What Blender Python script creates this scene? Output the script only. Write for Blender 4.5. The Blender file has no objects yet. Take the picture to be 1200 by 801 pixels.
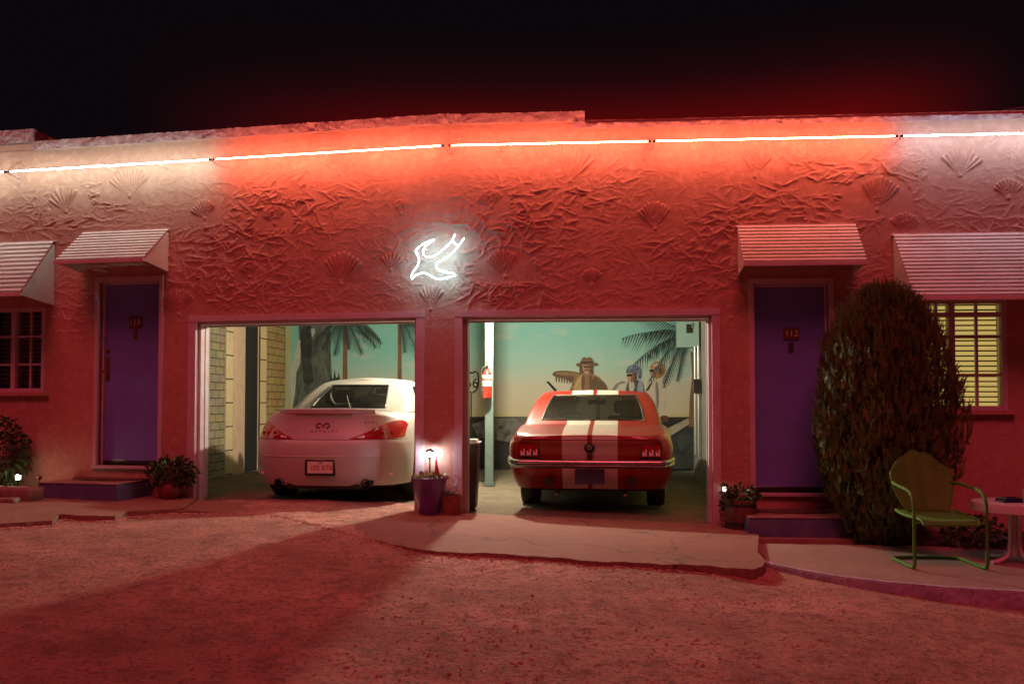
import bpy, bmesh, math, random
import numpy as np
from mathutils import Vector, Matrix
random.seed(7); rng = np.random.default_rng(7)
sc = bpy.context.scene
COL = sc.collection
R_ = math.radians

# ------------------------------------------------------------------ site survey (metres): camera at x=0, y=0; +y into the garages
F, CX, CY, TH, HC, YK = 1030., 600., 440.5, R_(1.7), 1.14, 8.85
def ray(x, y):
    a = (x-CX)/F; b = (CY-y)/F
    return Vector((a, math.cos(TH)-b*math.sin(TH), math.sin(TH)+b*math.cos(TH)))
KX = -0.62698
aR, aL = R_(4.07), R_(11.4)                 # the facade bends a few degrees at the pillar between the garages
UR, NR = (math.cos(aR), -math.sin(aR)), (-math.sin(aR), -math.cos(aR))
UL, NL = (math.cos(aL), -math.sin(aL)), (-math.sin(aL), -math.cos(aL))
def on(x, y, U, N, n=0):
    r = ray(x, y); px, py = KX+N[0]*n, YK+N[1]*n
    t = (px*N[0]+py*N[1])/(r[0]*N[0]+r[1]*N[1])
    return ((r[0]*t-px)*U[0]+(r[1]*t-py)*U[1], HC+r[2]*t)
def SR(x, y, n=0): return on(x, y, UR, NR, n)
def SL(x, y, n=0): return on(x, y, UL, NL, n)
def G(x, y, z=0):
    r = ray(x, y); t = (z-HC)/r[2]; return (r[0]*t, r[1]*t)
def gz(x): return 0.015-0.026*max(-7.0, min(7.0, x))-.045*max(0,min(2.2,x-1.9))     # the yard falls gently to one side
def wr(u, n, z): return (UR[0]*u+NR[0]*n, UR[1]*u+NR[1]*n, z)     # facade coordinates relative to the pillar
def wl(u, n, z): return (UL[0]*u+NL[0]*n, UL[1]*u+NL[1]*n, z)
K = Vector((KX, YK, 0))
def wrw(u, n, z): return tuple(K+Vector(wr(u, n, z)))
def wlw(u, n, z): return tuple(K+Vector(wl(u, n, z)))

# ------------------------------------------------------------------ mesh builder
class MB:
    def __init__(s): s.v=[]; s.f=[]; s.m=[]
    def add(s, vs, fs, mi=0, f=None):
        o=len(s.v); s.v += [tuple(f(*p)) if f else tuple(p) for p in vs]
        s.f += [tuple(i+o for i in q) for q in fs]; s.m += [mi]*len(fs); return s
    def box(s, x0,x1,y0,y1,z0,z1, f=None, mi=0):
        vs=[(x,y,z) for z in (z0,z1) for y in (y0,y1) for x in (x0,x1)]
        return s.add(vs, [(0,2,3,1),(4,5,7,6),(0,1,5,4),(2,6,7,3),(0,4,6,2),(1,3,7,5)], mi, f)
    def grid(s, P, nu, nv, mi=0, closed=False):
        vs=[P(i,j) for i in range(nu) for j in range(nv)]
        fs=[]
        for i in range(nu-1):
            for j in range(nv if closed else nv-1):
                k=(j+1)%nv; fs.append((i*nv+j, i*nv+k, (i+1)*nv+k, (i+1)*nv+j))
        return s.add(vs, fs, mi)
    def tube(s, pts, r, seg=8, closed=False, mi=0, caps=True):
        pts=[Vector(p) for p in pts]; n=len(pts); o=len(s.v)
        rr=r if isinstance(r,(list,tuple)) else [r]*n
        up=None
        for i,p in enumerate(pts):
            a=pts[(i-1)%n] if (closed or i>0) else p; b=pts[(i+1)%n] if (closed or i<n-1) else p
            t=(b-a); t=t.normalized() if t.length>1e-9 else Vector((0,0,1))
            if up is None:
                up=t.cross(Vector((0,0,1))); 
                if up.length<.1: up=t.cross(Vector((1,0,0)))
                up.normalize()
            up=(up-t*up.dot(t)); up=up.normalized() if up.length>1e-6 else t.orthogonal().normalized()
            w=t.cross(up)
            for k in range(seg):
                a_=2*math.pi*k/seg; s.v.append(tuple(p+(up*math.cos(a_)+w*math.sin(a_))*rr[i]))
        L=n if closed else n-1
        for i in range(L):
            for k in range(seg):
                j=(i+1)%n; q=(k+1)%seg
                s.f.append((o+i*seg+k,o+i*seg+q,o+j*seg+q,o+j*seg+k)); s.m.append(mi)
        if caps and not closed:
            s.f.append(tuple(o+k for k in reversed(range(seg)))); s.m.append(mi)
            s.f.append(tuple(o+(n-1)*seg+k for k in range(seg))); s.m.append(mi)
        return s
    def lathe(s, prof, c=(0,0,0), seg=24, mi=0, f=None):
        o=len(s.v); n=len(prof)
        for (r,z) in prof:
            for k in range(seg):
                a=2*math.pi*k/seg; p=(c[0]+r*math.cos(a),c[1]+r*math.sin(a),c[2]+z); s.v.append(tuple(f(*p)) if f else p)
        for i in range(n-1):
            for k in range(seg):
                q=(k+1)%seg; s.f.append((o+i*seg+k,o+i*seg+q,o+(i+1)*seg+q,o+(i+1)*seg+k)); s.m.append(mi)
        for i,rev in ((0,True),(n-1,False)):
            if prof[i][0]>1e-4:
                ring=[o+i*seg+k for k in range(seg)]; s.f.append(tuple(reversed(ring)) if rev else tuple(ring)); s.m.append(mi)
        return s
    def poly(s, pts, mi=0, f=None):
        return s.add(pts, [tuple(range(len(pts)))], mi, f)
    def slab(s, pts, z0, z1, mi=0, f=None):          # extrude a polygon (x,y) between z0 and z1 (z may be a function of x,y)
        n=len(pts); a=[(p[0],p[1],z0(*p) if callable(z0) else z0) for p in pts]+[(p[0],p[1],z1(*p) if callable(z1) else z1) for p in pts]
        return s.add(a, [tuple(reversed(range(n))),tuple(range(n,2*n))]+[(i,(i+1)%n,(i+1)%n+n,i+n) for i in range(n)], mi, f)
    def mesh(s, name, mats, smooth=None, bevel=0, seg=2):
        me=bpy.data.meshes.new(name); me.from_pydata(s.v,[],s.f)
        for m in (mats if isinstance(mats,(list,tuple)) else [mats]): me.materials.append(m)
        if any(s.m): me.polygons.foreach_set('material_index', s.m)
        bm=bmesh.new(); bm.from_mesh(me)
        bmesh.ops.remove_doubles(bm, verts=bm.verts, dist=1e-5)
        bmesh.ops.recalc_face_normals(bm, faces=bm.faces)
        if bevel:
            es=[e for e in bm.edges if len(e.link_faces)==2 and e.calc_face_angle(0)>.5]
            bmesh.ops.bevel(bm, geom=es, offset=bevel, segments=seg, affect='EDGES', clamp_overlap=True)
        bm.to_mesh(me); bm.free()
        if smooth:
            me.shade_smooth(); me.set_sharp_from_angle(angle=R_(smooth))
        return me
def obj(name, mb, mats, parent=None, smooth=40, bevel=0, loc=None, rz=0, seg=2):
    me = mb.mesh(name, mats, smooth, bevel, seg) if isinstance(mb, MB) else mb
    o=bpy.data.objects.new(name, me); COL.objects.link(o)
    if loc is not None: o.location=loc
    if rz: o.rotation_euler=(0,0,rz)
    if parent: o.parent=parent
    return o
def tag(o, label=None, cat=None, group=None, kind=None):
    if label: o['label']=label
    if cat: o['category']=cat
    if group: o['group']=group
    if kind: o['kind']=kind
    return o
def thing(name, label, cat, loc=(0,0,0), rz=0, group=None):
    o=bpy.data.objects.new(name, None); COL.objects.link(o); o.empty_display_size=.1
    o.location=loc; o.rotation_euler=(0,0,rz); return tag(o,label,cat,group)
def text_mesh(txt, size, depth=.002, name='lettering'):
    cu=bpy.data.curves.new('t','FONT'); cu.body=txt; cu.size=size; cu.extrude=depth; cu.align_x='CENTER'; cu.align_y='CENTER'
    o=bpy.data.objects.new('t',cu); COL.objects.link(o)
    dg=bpy.context.evaluated_depsgraph_get(); dg.update()
    me=bpy.data.meshes.new_from_object(o.evaluated_get(dg)); bpy.data.objects.remove(o); me.name=name
    return me
def lettering(name, txt, size, mat, parent, M, depth=.002):
    me=text_mesh(txt,size,depth,name); me.transform(M); me.materials.clear(); me.materials.append(mat)
    return obj(name, me, None, parent)
FACE = Matrix.Rotation(math.pi/2,4,'X')       # text laid in x/z facing -y

# ------------------------------------------------------------------ materials
def mat(name, base=(.5,.5,.5), rough=.6, metal=0, noise=None, bump=None, coat=0, emit=None, estr=0, spec=.5, trans=0):
    m=bpy.data.materials.new(name); m.use_nodes=True; nt=m.node_tree; b=nt.nodes['Principled BSDF']
    b.inputs['Base Color'].default_value=(*base,1); b.inputs['Roughness'].default_value=rough; b.inputs['Metallic'].default_value=metal
    b.inputs['Specular IOR Level'].default_value=spec
    b.inputs['Coat Weight'].default_value=coat; b.inputs['Coat Roughness'].default_value=.16; b.inputs['Transmission Weight'].default_value=trans
    if emit: b.inputs['Emission Color'].default_value=(*emit,1); b.inputs['Emission Strength'].default_value=estr
    tc=None
    def N(t,**k):
        n=nt.nodes.new(t)
        for a,v in k.items(): n.inputs[a].default_value=v
        return n
    if noise or bump: tc=nt.nodes.new('ShaderNodeTexCoord')
    if noise:                # (scale, other colour, lo, hi)
        for q,(scl,c2,lo,hi) in enumerate(noise if isinstance(noise,list) else [noise]):
            n=N('ShaderNodeTexNoise',Scale=scl,Detail=6.,Roughness=.6); nt.links.new(tc.outputs['Object'],n.inputs['Vector'])
            rp=nt.nodes.new('ShaderNodeValToRGB'); rp.color_ramp.elements[0].position=lo; rp.color_ramp.elements[1].position=hi
            nt.links.new(n.outputs['Fac'],rp.inputs['Fac'])
            mx=nt.nodes.new('ShaderNodeMix'); mx.data_type='RGBA'
            nt.links.new(rp.outputs['Color'],mx.inputs['Factor'])
            src=b.inputs['Base Color'].links[0].from_socket if b.inputs['Base Color'].links else None
            if src: nt.links.new(src,mx.inputs['A'])
            else: mx.inputs['A'].default_value=(*base,1)
            mx.inputs['B'].default_value=(*c2,1)
            nt.links.new(mx.outputs['Result'],b.inputs['Base Color'])
    if bump:                 # list of (scale, strength, distance)
        prev=None
        for (scl,st,di) in (bump if isinstance(bump,list) else [bump]):
            n=N('ShaderNodeTexNoise',Scale=scl,Detail=5.,Roughness=.6); nt.links.new(tc.outputs['Object'],n.inputs['Vector'])
            bp=N('ShaderNodeBump',Strength=st,Distance=di); nt.links.new(n.outputs['Fac'],bp.inputs['Height'])
            if prev: nt.links.new(prev,bp.inputs['Normal'])
            prev=bp.outputs['Normal']
        nt.links.new(prev,b.inputs['Normal'])
    return m
def glass(name, tint=(.75,.85,.82)):
    m=bpy.data.materials.new(name); m.use_nodes=True; nt=m.node_tree; nt.nodes.clear()
    o=nt.nodes.new('ShaderNodeOutputMaterial'); mx=nt.nodes.new('ShaderNodeMixShader'); fr=nt.nodes.new('ShaderNodeFresnel')
    t=nt.nodes.new('ShaderNodeBsdfTransparent'); g=nt.nodes.new('ShaderNodeBsdfGlossy')
    fr.inputs['IOR'].default_value=1.5; t.inputs['Color'].default_value=(*tint,1); g.inputs['Roughness'].default_value=.02
    nt.links.new(fr.outputs[0],mx.inputs[0]); nt.links.new(t.outputs[0],mx.inputs[1]); nt.links.new(g.outputs[0],mx.inputs[2]); nt.links.new(mx.outputs[0],o.inputs[0])
    return m
def emis(name, col, s):
    m=bpy.data.materials.new(name); m.use_nodes=True; nt=m.node_tree; nt.nodes.clear()
    o=nt.nodes.new('ShaderNodeOutputMaterial'); e=nt.nodes.new('ShaderNodeEmission'); e.inputs[0].default_value=(*col,1); e.inputs[1].default_value=s
    nt.links.new(e.outputs[0],o.inputs[0]); return m
M={}
M['stucco']=mat('stucco',(.52,.285,.225),.74,noise=[(.8,(.40,.20,.155),.40,.68),(3.1,(.44,.225,.17),.40,.75),(14,(.60,.36,.29),.48,.8),(45,(.42,.21,.16),.56,.72)],bump=[(60,.25,.004),(260,.2,.0015)])
M['coping']=mat('coping_stucco',(.40,.24,.27),.8,noise=(9,(.52,.36,.36),.4,.7),bump=[(22,.9,.03),(90,.5,.006)])
M['trim']=mat('trim_paint',(.60,.50,.56),.5,noise=(6,(.50,.36,.38),.4,.8),bump=(40,.15,.002))
M['purple']=mat('purple_paint',(.19,.22,.68),.42,noise=[(3,(.155,.18,.56),.4,.75),(26,(.21,.24,.70),.6,.75)],bump=(120,.06,.001))
M['purple_step']=mat('purple_step_paint',(.10,.11,.26),.6,noise=(10,(.17,.16,.28),.45,.75),bump=(50,.3,.003))
M['steptop']=mat('step_concrete',(.34,.22,.19),.8,noise=(12,(.25,.15,.14),.4,.7),bump=(60,.3,.003))
M['concrete']=mat('concrete',(.33,.165,.12),.9,noise=[(1.3,(.24,.115,.085),.35,.7),(9,(.25,.125,.095),.42,.72),(60,(.20,.11,.085),.5,.7)],bump=[(12,.5,.015),(40,.7,.010),(150,.7,.004)])
def cracks(m,scale,wd,col=(.05,.03,.025)):
    nt=m.node_tree; b=nt.nodes['Principled BSDF']; tc=nt.nodes.new('ShaderNodeTexCoord'); n=nt.nodes.new('ShaderNodeTexNoise'); n.inputs['Scale'].default_value=2.2; n.inputs['Detail'].default_value=6
    nt.links.new(tc.outputs['Object'],n.inputs['Vector']); ad=nt.nodes.new('ShaderNodeVectorMath'); ad.operation='MULTIPLY_ADD'; ad.inputs[1].default_value=(.55,.55,.55)
    nt.links.new(n.outputs['Color'],ad.inputs[0]); nt.links.new(tc.outputs['Object'],ad.inputs[2])
    v=nt.nodes.new('ShaderNodeTexVoronoi'); v.feature='DISTANCE_TO_EDGE'; v.inputs['Scale'].default_value=scale; nt.links.new(ad.outputs[0],v.inputs['Vector'])
    r=nt.nodes.new('ShaderNodeMapRange'); r.inputs[1].default_value=wd*.3; r.inputs[2].default_value=wd; r.inputs[3].default_value=1; r.inputs[4].default_value=0; nt.links.new(v.outputs['Distance'],r.inputs[0])
    mx=nt.nodes.new('ShaderNodeMix'); mx.data_type='RGBA'; src=b.inputs['Base Color'].links[0].from_socket
    nt.links.new(r.outputs[0],mx.inputs['Factor']); nt.links.new(src,mx.inputs['A']); mx.inputs['B'].default_value=(*col,1); nt.links.new(mx.outputs['Result'],b.inputs['Base Color'])
cracks(M['concrete'],.55,.006,(.12,.07,.055))
M['dirt']=mat('dirt_gravel',(.70,.36,.29),.95,noise=[(.9,(.34,.165,.125),.36,.68),(7,(.26,.125,.095),.46,.72),(34,(.17,.085,.07),.52,.66),(90,(.62,.36,.28),.56,.7)],bump=[(5,.7,.07),(24,1.,.035),(100,1.,.012)])
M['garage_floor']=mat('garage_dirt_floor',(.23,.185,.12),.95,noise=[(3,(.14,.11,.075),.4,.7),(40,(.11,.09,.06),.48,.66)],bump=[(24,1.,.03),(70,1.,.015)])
M['pebble']=mat('pebble_stone',(.54,.31,.25),.9,noise=(3,(.36,.19,.15),.4,.65))
M['awning']=mat('awning_metal',(.74,.71,.68),.45,noise=[(2.5,(.60,.55,.50),.42,.75),(17,(.48,.40,.34),.60,.78)])
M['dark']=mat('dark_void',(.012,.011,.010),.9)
M['black']=mat('black_rubber',(.018,.017,.017),.75,bump=(80,.2,.002))
M['blackpl']=mat('black_plastic',(.02,.02,.02),.35)
M['chrome']=mat('chrome',(.42,.41,.40),.25,1,noise=(6,(.28,.27,.26),.45,.7))
M['steel']=mat('brushed_steel',(.55,.54,.52),.35,1)
M['brass']=mat('aged_brass',(.40,.26,.10),.4,1)
M['glass']=glass('window_glass',(.95,.95,.95))
M['carglass']=glass('car_glass',(.80,.88,.85))
M['white_paint']=mat('white_car_paint',(.49,.455,.41),.46,coat=.3)
M['white_paint'].node_tree.nodes['Principled BSDF'].inputs['Coat Roughness'].default_value=.30
M['redlens']=mat('red_lens',(.42,.006,.010),.10,coat=.6,noise=(3,(.30,.004,.007),.45,.6))
M['glint']=mat('lens_glint_white',(.92,.88,.9),.2,coat=1,spec=1.)  # near-white colour for the reflections drawn on the tail lenses
M['clearlens']=mat('clear_lens',(.75,.7,.7),.15,coat=1)
M['roof']=mat('roof_felt',(.06,.055,.05),.9,bump=(30,.4,.01))
M['plaster']=mat('garage_plaster',(.30,.30,.25),.85,noise=(4,(.22,.23,.19),.4,.7))
M['wood']=mat('barrel_wood',(.16,.075,.045),.7,noise=(14,(.08,.035,.02),.4,.7),bump=(30,.5,.006))
M['terracotta']=mat('terracotta',(.26,.09,.05),.75,noise=(12,(.16,.05,.03),.4,.7))
M['redglaze']=mat('red_glaze',(.20,.03,.018),.5,coat=.2,noise=(12,(.11,.02,.012),.4,.7))
M['purpleglaze']=mat('purple_glaze',(.14,.035,.24),.3,coat=.5,noise=(8,(.10,.03,.16),.4,.7))
M['leaf']=mat('leaf_green',(.04,.10,.025),.5,noise=(5,(.025,.06,.018),.4,.7))
M['leafy']=mat('leaf_yellow_green',(.22,.26,.05),.5)
M['conifer']=mat('conifer_scale_leaf',(.11,.17,.034),.6,noise=[(2.5,(.06,.10,.02),.35,.65),(9,(.21,.16,.04),.5,.75)])
M['bark']=mat('bark',(.08,.05,.035),.9,bump=(30,.6,.01))
M['stone']=mat('border_stone',(.33,.25,.20),.85,noise=(9,(.22,.15,.13),.4,.7),bump=(25,.6,.01))
M['green_paint']=mat('olive_green_enamel',(.075,.27,.010),.66,noise=(14,(.04,.22,.010),.5,.75))
M['pinkwhite']=mat('white_enamel',(.68,.62,.60),.35,coat=.3)
M['navy']=mat('navy_glass',(.02,.02,.10),.15,coat=1)
M['mint']=mat('mint_painted_post',(.125,.18,.16),.6,noise=(9,(.09,.14,.12),.4,.75))
M['extred']=mat('extinguisher_red',(.55,.03,.02),.3,coat=.6)
M['paper']=mat('label_paper',(.72,.66,.52),.6)
M['soil']=mat('soil',(.05,.032,.022),.95,bump=(40,.7,.01))
M['mat']=mat('door_mat_fibre',(.10,.05,.045),.95,bump=(150,.5,.004))
M['blind_dark']=mat('dim_blind',(.60,.52,.52),.6)
M['grey']=mat('grey_box_enamel',(.26,.42,.38),.5)
M['galv']=mat('galvanised_conduit',(.50,.50,.47),.4,.7)
M['bin']=mat('brown_bin_plastic',(.06,.04,.035),.5)
M['neon_white']=emis('neon_warm_white',(.84,1.06,.88),92)
M['neon_red']=emis('neon_red',(1.,.235,.13),185)
M['neon_cool']=emis('neon_cool_white',(.80,.98,1.10),76)
M['neon_bird']=emis('neon_pale_green',(.42,1.,1.12),36)
M['bulb']=emis('garden_bulb',(1.,.88,.58),90)
M['bulb_dim']=emis('garden_bulb_faint',(1.,.92,.70),2.2)
M['bulb_cool']=emis('garden_bulb_cool',(.92,.96,1.),230)
M['blind_lit']=mat('lit_blind_slat',(.55,.48,.30),.6,emit=(.90,.68,.20),estr=.55)

# ------------------------------------------------------------------ camera, world, added red fill lamp
cam=bpy.data.cameras.new('camera'); co=bpy.data.objects.new('camera',cam); COL.objects.link(co)
co.location=(0,0,HC); co.rotation_euler=(math.pi/2+TH,0,0)
cam.sensor_width=36; cam.lens=36*F/1200; cam.shift_y=40/1200; cam.clip_end=2000; cam.clip_start=.05
sc.camera=co
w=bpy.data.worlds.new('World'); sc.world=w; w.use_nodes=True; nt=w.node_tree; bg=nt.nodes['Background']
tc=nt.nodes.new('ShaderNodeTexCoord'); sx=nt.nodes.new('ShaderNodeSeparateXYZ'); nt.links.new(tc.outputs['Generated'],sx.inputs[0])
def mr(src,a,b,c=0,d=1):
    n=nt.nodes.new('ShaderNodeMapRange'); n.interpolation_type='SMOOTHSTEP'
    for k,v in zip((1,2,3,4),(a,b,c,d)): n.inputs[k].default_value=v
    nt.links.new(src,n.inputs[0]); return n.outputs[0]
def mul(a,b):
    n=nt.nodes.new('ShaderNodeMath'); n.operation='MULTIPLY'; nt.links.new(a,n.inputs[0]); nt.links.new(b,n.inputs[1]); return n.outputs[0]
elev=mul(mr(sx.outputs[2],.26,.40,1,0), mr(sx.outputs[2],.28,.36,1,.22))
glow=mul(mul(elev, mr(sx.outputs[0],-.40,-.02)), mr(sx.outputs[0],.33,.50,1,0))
mx=nt.nodes.new('ShaderNodeMix'); mx.data_type='RGBA'; mx.inputs['A'].default_value=(.0035,.0020,.0030,1); mx.inputs['B'].default_value=(.125,.0022,.0020,1)  # red neon haze above the roof is put into the sky colour
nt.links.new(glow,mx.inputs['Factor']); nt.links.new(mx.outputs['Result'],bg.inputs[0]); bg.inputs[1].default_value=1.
red_fill=bpy.data.lights.new('red_fill','SUN'); red_fill.energy=1.2; red_fill.angle=R_(24); red_fill.color=(1.,.092,.14)  # broad red fill from behind the camera, added to light the fronts
so=bpy.data.objects.new('red_fill',red_fill); COL.objects.link(so); so.location=(0,-5,12)
so.rotation_euler=(R_(90-54),0,R_(-8))
vs=sc.view_settings; vs.view_transform='Standard'; vs.look='None'; vs.exposure=0; vs.gamma=1
sc.cycles.use_denoising=True; sc.cycles.max_bounces=7; sc.cycles.diffuse_bounces=3; sc.cycles.transparent_max_bounces=12
sc.cycles.sample_clamp_indirect=4
# ------------------------------------------------------------------ ground
def plane_grid(x0,x1,y0,y1,nx,ny,h):
    b=MB(); b.grid(lambda i,j:(x0+(x1-x0)*i/(nx-1), y0+(y1-y0)*j/(ny-1), h(x0+(x1-x0)*i/(nx-1), y0+(y1-y0)*j/(ny-1))), nx, ny); return b
def vnoise(x,y,s):
    return (math.sin(x*1.7*s+1.3*math.sin(y*1.1*s))+math.sin(y*2.3*s+1.7*math.sin(x*.9*s+2))+.6*math.sin((x+y)*3.1*s+x*s))/2.6
def yard(x,y):
    z=gz(x)-.026+.010*vnoise(x,y,1.6)+.006*vnoise(x+3,y,5)+.004*vnoise(x,y+2,11)-.058*(lambda t:t*t*(3-2*t))(max(0,min(1,(x-.7)/1.3)))
    # dirt has drifted up over the edge of the apron on one side
    d=math.exp(-((x+2.0)/1.0)**2)*max(0,min(1,(y-5.9)/1.2))*.05
    return z+d
obj_ground=obj('gravel_yard', plane_grid(-9,9,1.5,9.6,220,150,yard), M['dirt'], smooth=180); tag(obj_ground,kind='structure')
far=MB(); 
for (x0,x1,y0,y1) in ((-300,-9,-300,300),(9,300,-300,300),(-9,9,-300,1.5)):
    far.grid(lambda i,j:(x0+(x1-x0)*i/12, y0+(y1-y0)*j/24, gz(max(-9,min(9,x0+(x1-x0)*i/12)))-.06),13,25)
tag(obj('desert_ground',far,M['dirt'],smooth=180),kind='structure')
def rough(pts,n,a,seed):
    r=random.Random(seed); out=[]; ph=[r.uniform(0,6.28) for _ in range(5)]
    for (p,q) in zip(pts[:-1],pts[1:]):
        for k in range(n):
            t=k/n; x=p[0]+(q[0]-p[0])*t; y=p[1]+(q[1]-p[1])*t
            d=a*(1.1*math.sin(5*x+ph[0])+.8*math.sin(13*x+ph[1])+.5*math.sin(31*x+ph[2])+.35*math.sin(67*x+ph[3]))*.6+r.uniform(-.2,.2)*a
            out.append((x,y+d))
    out.append(pts[-1]); return out
edgeA=rough([G(203,598,.10),G(255,600,.09),G(330,607,.08),G(420,633,.03),G(500,650,0),G(600,653,0),G(700,657,0),G(800,663,-.02),G(880,667,-.03),G(893,664,-.03),G(897,658,-.03),G(888,648,-.04)],16,.035,3)
edgeB=rough([G(-140,632,.05),G(0,626,.06),G(62,620,.06),G(68,613,.06),G(135,612,.07),G(150,606,.07),G(215,600,.08)],12,.03,5)
# loose stones on the yard
pb=MB()
for k in range(6500):
    y=2.9+(random.random()**1.3)*3.6; x=(random.random()*2-1)*(.75*y+.2)
    if x>1.5 and y>7.0-.55*x+.25: continue
    r=random.choice((.003,.003,.004,.005,.006,.009))*random.uniform(.7,1.3)
    z=yard(x,y); a=random.random()*6.28; ca,sa=math.cos(a),math.sin(a)
    vs_=[]
    for (px,py,pz) in ((1,0,0),(-1,.2,0),(.1,1,0),(-.1,-1,0),(0,0,.8),(0,0,-.6)):
        px*=r*random.uniform(.8,1.6); py*=r*random.uniform(.7,1.1); vs_.append((x+px*ca-py*sa,y+px*sa+py*ca,z+.2*r+pz*r))
    pb.add(vs_,[(0,2,4),(2,1,4),(1,3,4),(3,0,4),(2,0,5),(1,2,5),(3,1,5),(0,3,5)])
for pts_ in (edgeA,edgeB):
    for k in range(2600):
        i=random.randrange(len(pts_)-1); t=random.random(); x=pts_[i][0]+(pts_[i+1][0]-pts_[i][0])*t+random.gauss(0,.02); y=pts_[i][1]+(pts_[i+1][1]-pts_[i][1])*t-abs(random.gauss(0,.07))+.02
        r=random.choice((.003,.004,.006,.008,.012))*random.uniform(.6,1.2); z=yard(x,y)+r*.3; a=random.random()*6.28; ca,sa=math.cos(a),math.sin(a); vs_=[]
        for (px,py,pz) in ((1,0,0),(-1,.2,0),(.1,1,0),(-.1,-1,0),(0,0,.8),(0,0,-.6)):
            px*=r*random.uniform(.8,1.6); py*=r*random.uniform(.7,1.1); vs_.append((x+px*ca-py*sa,y+px*sa+py*ca,z+pz*r))
        pb.add(vs_,[(0,2,4),(2,1,4),(1,3,4),(3,0,4),(2,0,5),(1,2,5),(3,1,5),(0,3,5)])
tag(obj('loose_gravel',pb,M['pebble'],smooth=None),'small loose stones scattered over the reddish dirt yard','gravel',kind='stuff')
# concrete apron before the garages: ragged front edge
edge=edgeA
kR=wrw(3.05,.02,0); kL=wlw(-2.9,.05,0)
ap=MB(); ap.slab(edge+[(kR[0],kR[1]),(wrw(0,.02,0)[0],wrw(0,.02,0)[1]),(kL[0],kL[1])],lambda x,y:gz(x)-.12,lambda x,y:gz(x)+.005)
tag(obj('garage_apron',ap,M['concrete'],smooth=None),kind='structure')
# broken walk before the left door
edge=edgeB
ap=MB(); ap.slab(edge+[wlw(-2.75,.05,0)[:2],wlw(-6.4,.05,0)[:2]],lambda x,y:gz(x)-.1,lambda x,y:gz(x)+.022)
tag(obj('broken_walk',ap,M['concrete'],smooth=None),kind='structure')
# right patio with painted curb
PZ=-.10
front=[G(897,655,PZ),G(905,660,PZ),G(940,667,PZ),G(980,674,PZ),G(1040,681,PZ),G(1110,687,PZ),G(1200,692,PZ),G(1330,696,PZ)]
M['curb']=mat('lavender_curb_paint',(.46,.42,.56),.7,noise=[(7,(.34,.28,.34),.42,.62),(30,(.22,.15,.15),.5,.7)],bump=(30,.6,.01))
M['patio']=mat('patio_concrete',(.33,.235,.20),.8,noise=[(2,(.26,.18,.15),.35,.7),(25,(.24,.16,.14),.45,.75)],bump=(60,.3,.003))
pt=MB(); pt.slab(front+[(6.6,6.75),(6.6,7.1),G(1030,638,PZ),G(878,636,PZ)],-.25,PZ)
tag(obj('patio_slab',pt,M['patio'],smooth=None,bevel=.01),kind='structure')
cb=MB()
def off(p,q,d):
    v=Vector((q[0]-p[0],q[1]-p[1])).normalized(); return (v.y*d, -v.x*d)
o=[]; i_=[]
for k,p in enumerate(front):
    a=front[max(0,k-1)]; b=front[min(len(front)-1,k+1)]; d=off(a,b,.05); o.append((p[0]+d[0],p[1]+d[1])); i_.append((p[0]-d[0]*.3,p[1]-d[1]*.3))
cb.slab(o+i_[::-1],-.26,PZ+.006)
tag(obj('patio_curb',cb,M['curb'],smooth=None,bevel=.01),kind='structure')
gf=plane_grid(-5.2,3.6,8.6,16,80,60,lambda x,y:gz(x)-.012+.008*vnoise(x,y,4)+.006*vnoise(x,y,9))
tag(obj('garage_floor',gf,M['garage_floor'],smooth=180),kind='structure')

# ------------------------------------------------------------------ the motel building
B=thing('motel_building','long pink stucco motel with two open garages and shell-patterned plaster','building',(KX,YK,0))
holes=[(-2.80,-.355,-.3,1.995),(.135,2.60,-.3,1.995),(-3.985,-3.245,.455,2.455),(3.015,3.735,.258,2.30),(-5.95,-4.66,1.25,2.20),(4.62,5.41,1.06,2.14)]
def lines(a,b,step,must):
    ms=sorted(set([a,b]+[m for m in must if a<m<b])); out=[]
    for p,q in zip(ms[:-1],ms[1:]):
        n=max(1,round((q-p)/step)); out+=[p+(q-p)*k/n for k in range(n)]
    return np.array(out+[b])
us=lines(-5.7,6.0,.0095,[h[0] for h in holes]+[h[1] for h in holes]+[0,-4.84,1.36]); us=np.concatenate([np.linspace(-8,-5.95,60)[:-1],[-5.95],us[us>-5.95],np.linspace(6.0,8,60)[1:]]); zs=lines(-.35,3.97,.0095,[h[2] for h in holes if h[2]>0]+[h[3] for h in holes])
Hm=np.zeros((len(us),len(zs)))
UU,ZZ=np.meshgrid(us,zs,indexing='ij')
def win(u0,u1,z0,z1):
    a,b=np.searchsorted(us,[u0,u1]); c,d=np.searchsorted(zs,[z0,z1]); return slice(a,b),slice(c,d)
r=random.Random(11)
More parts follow.
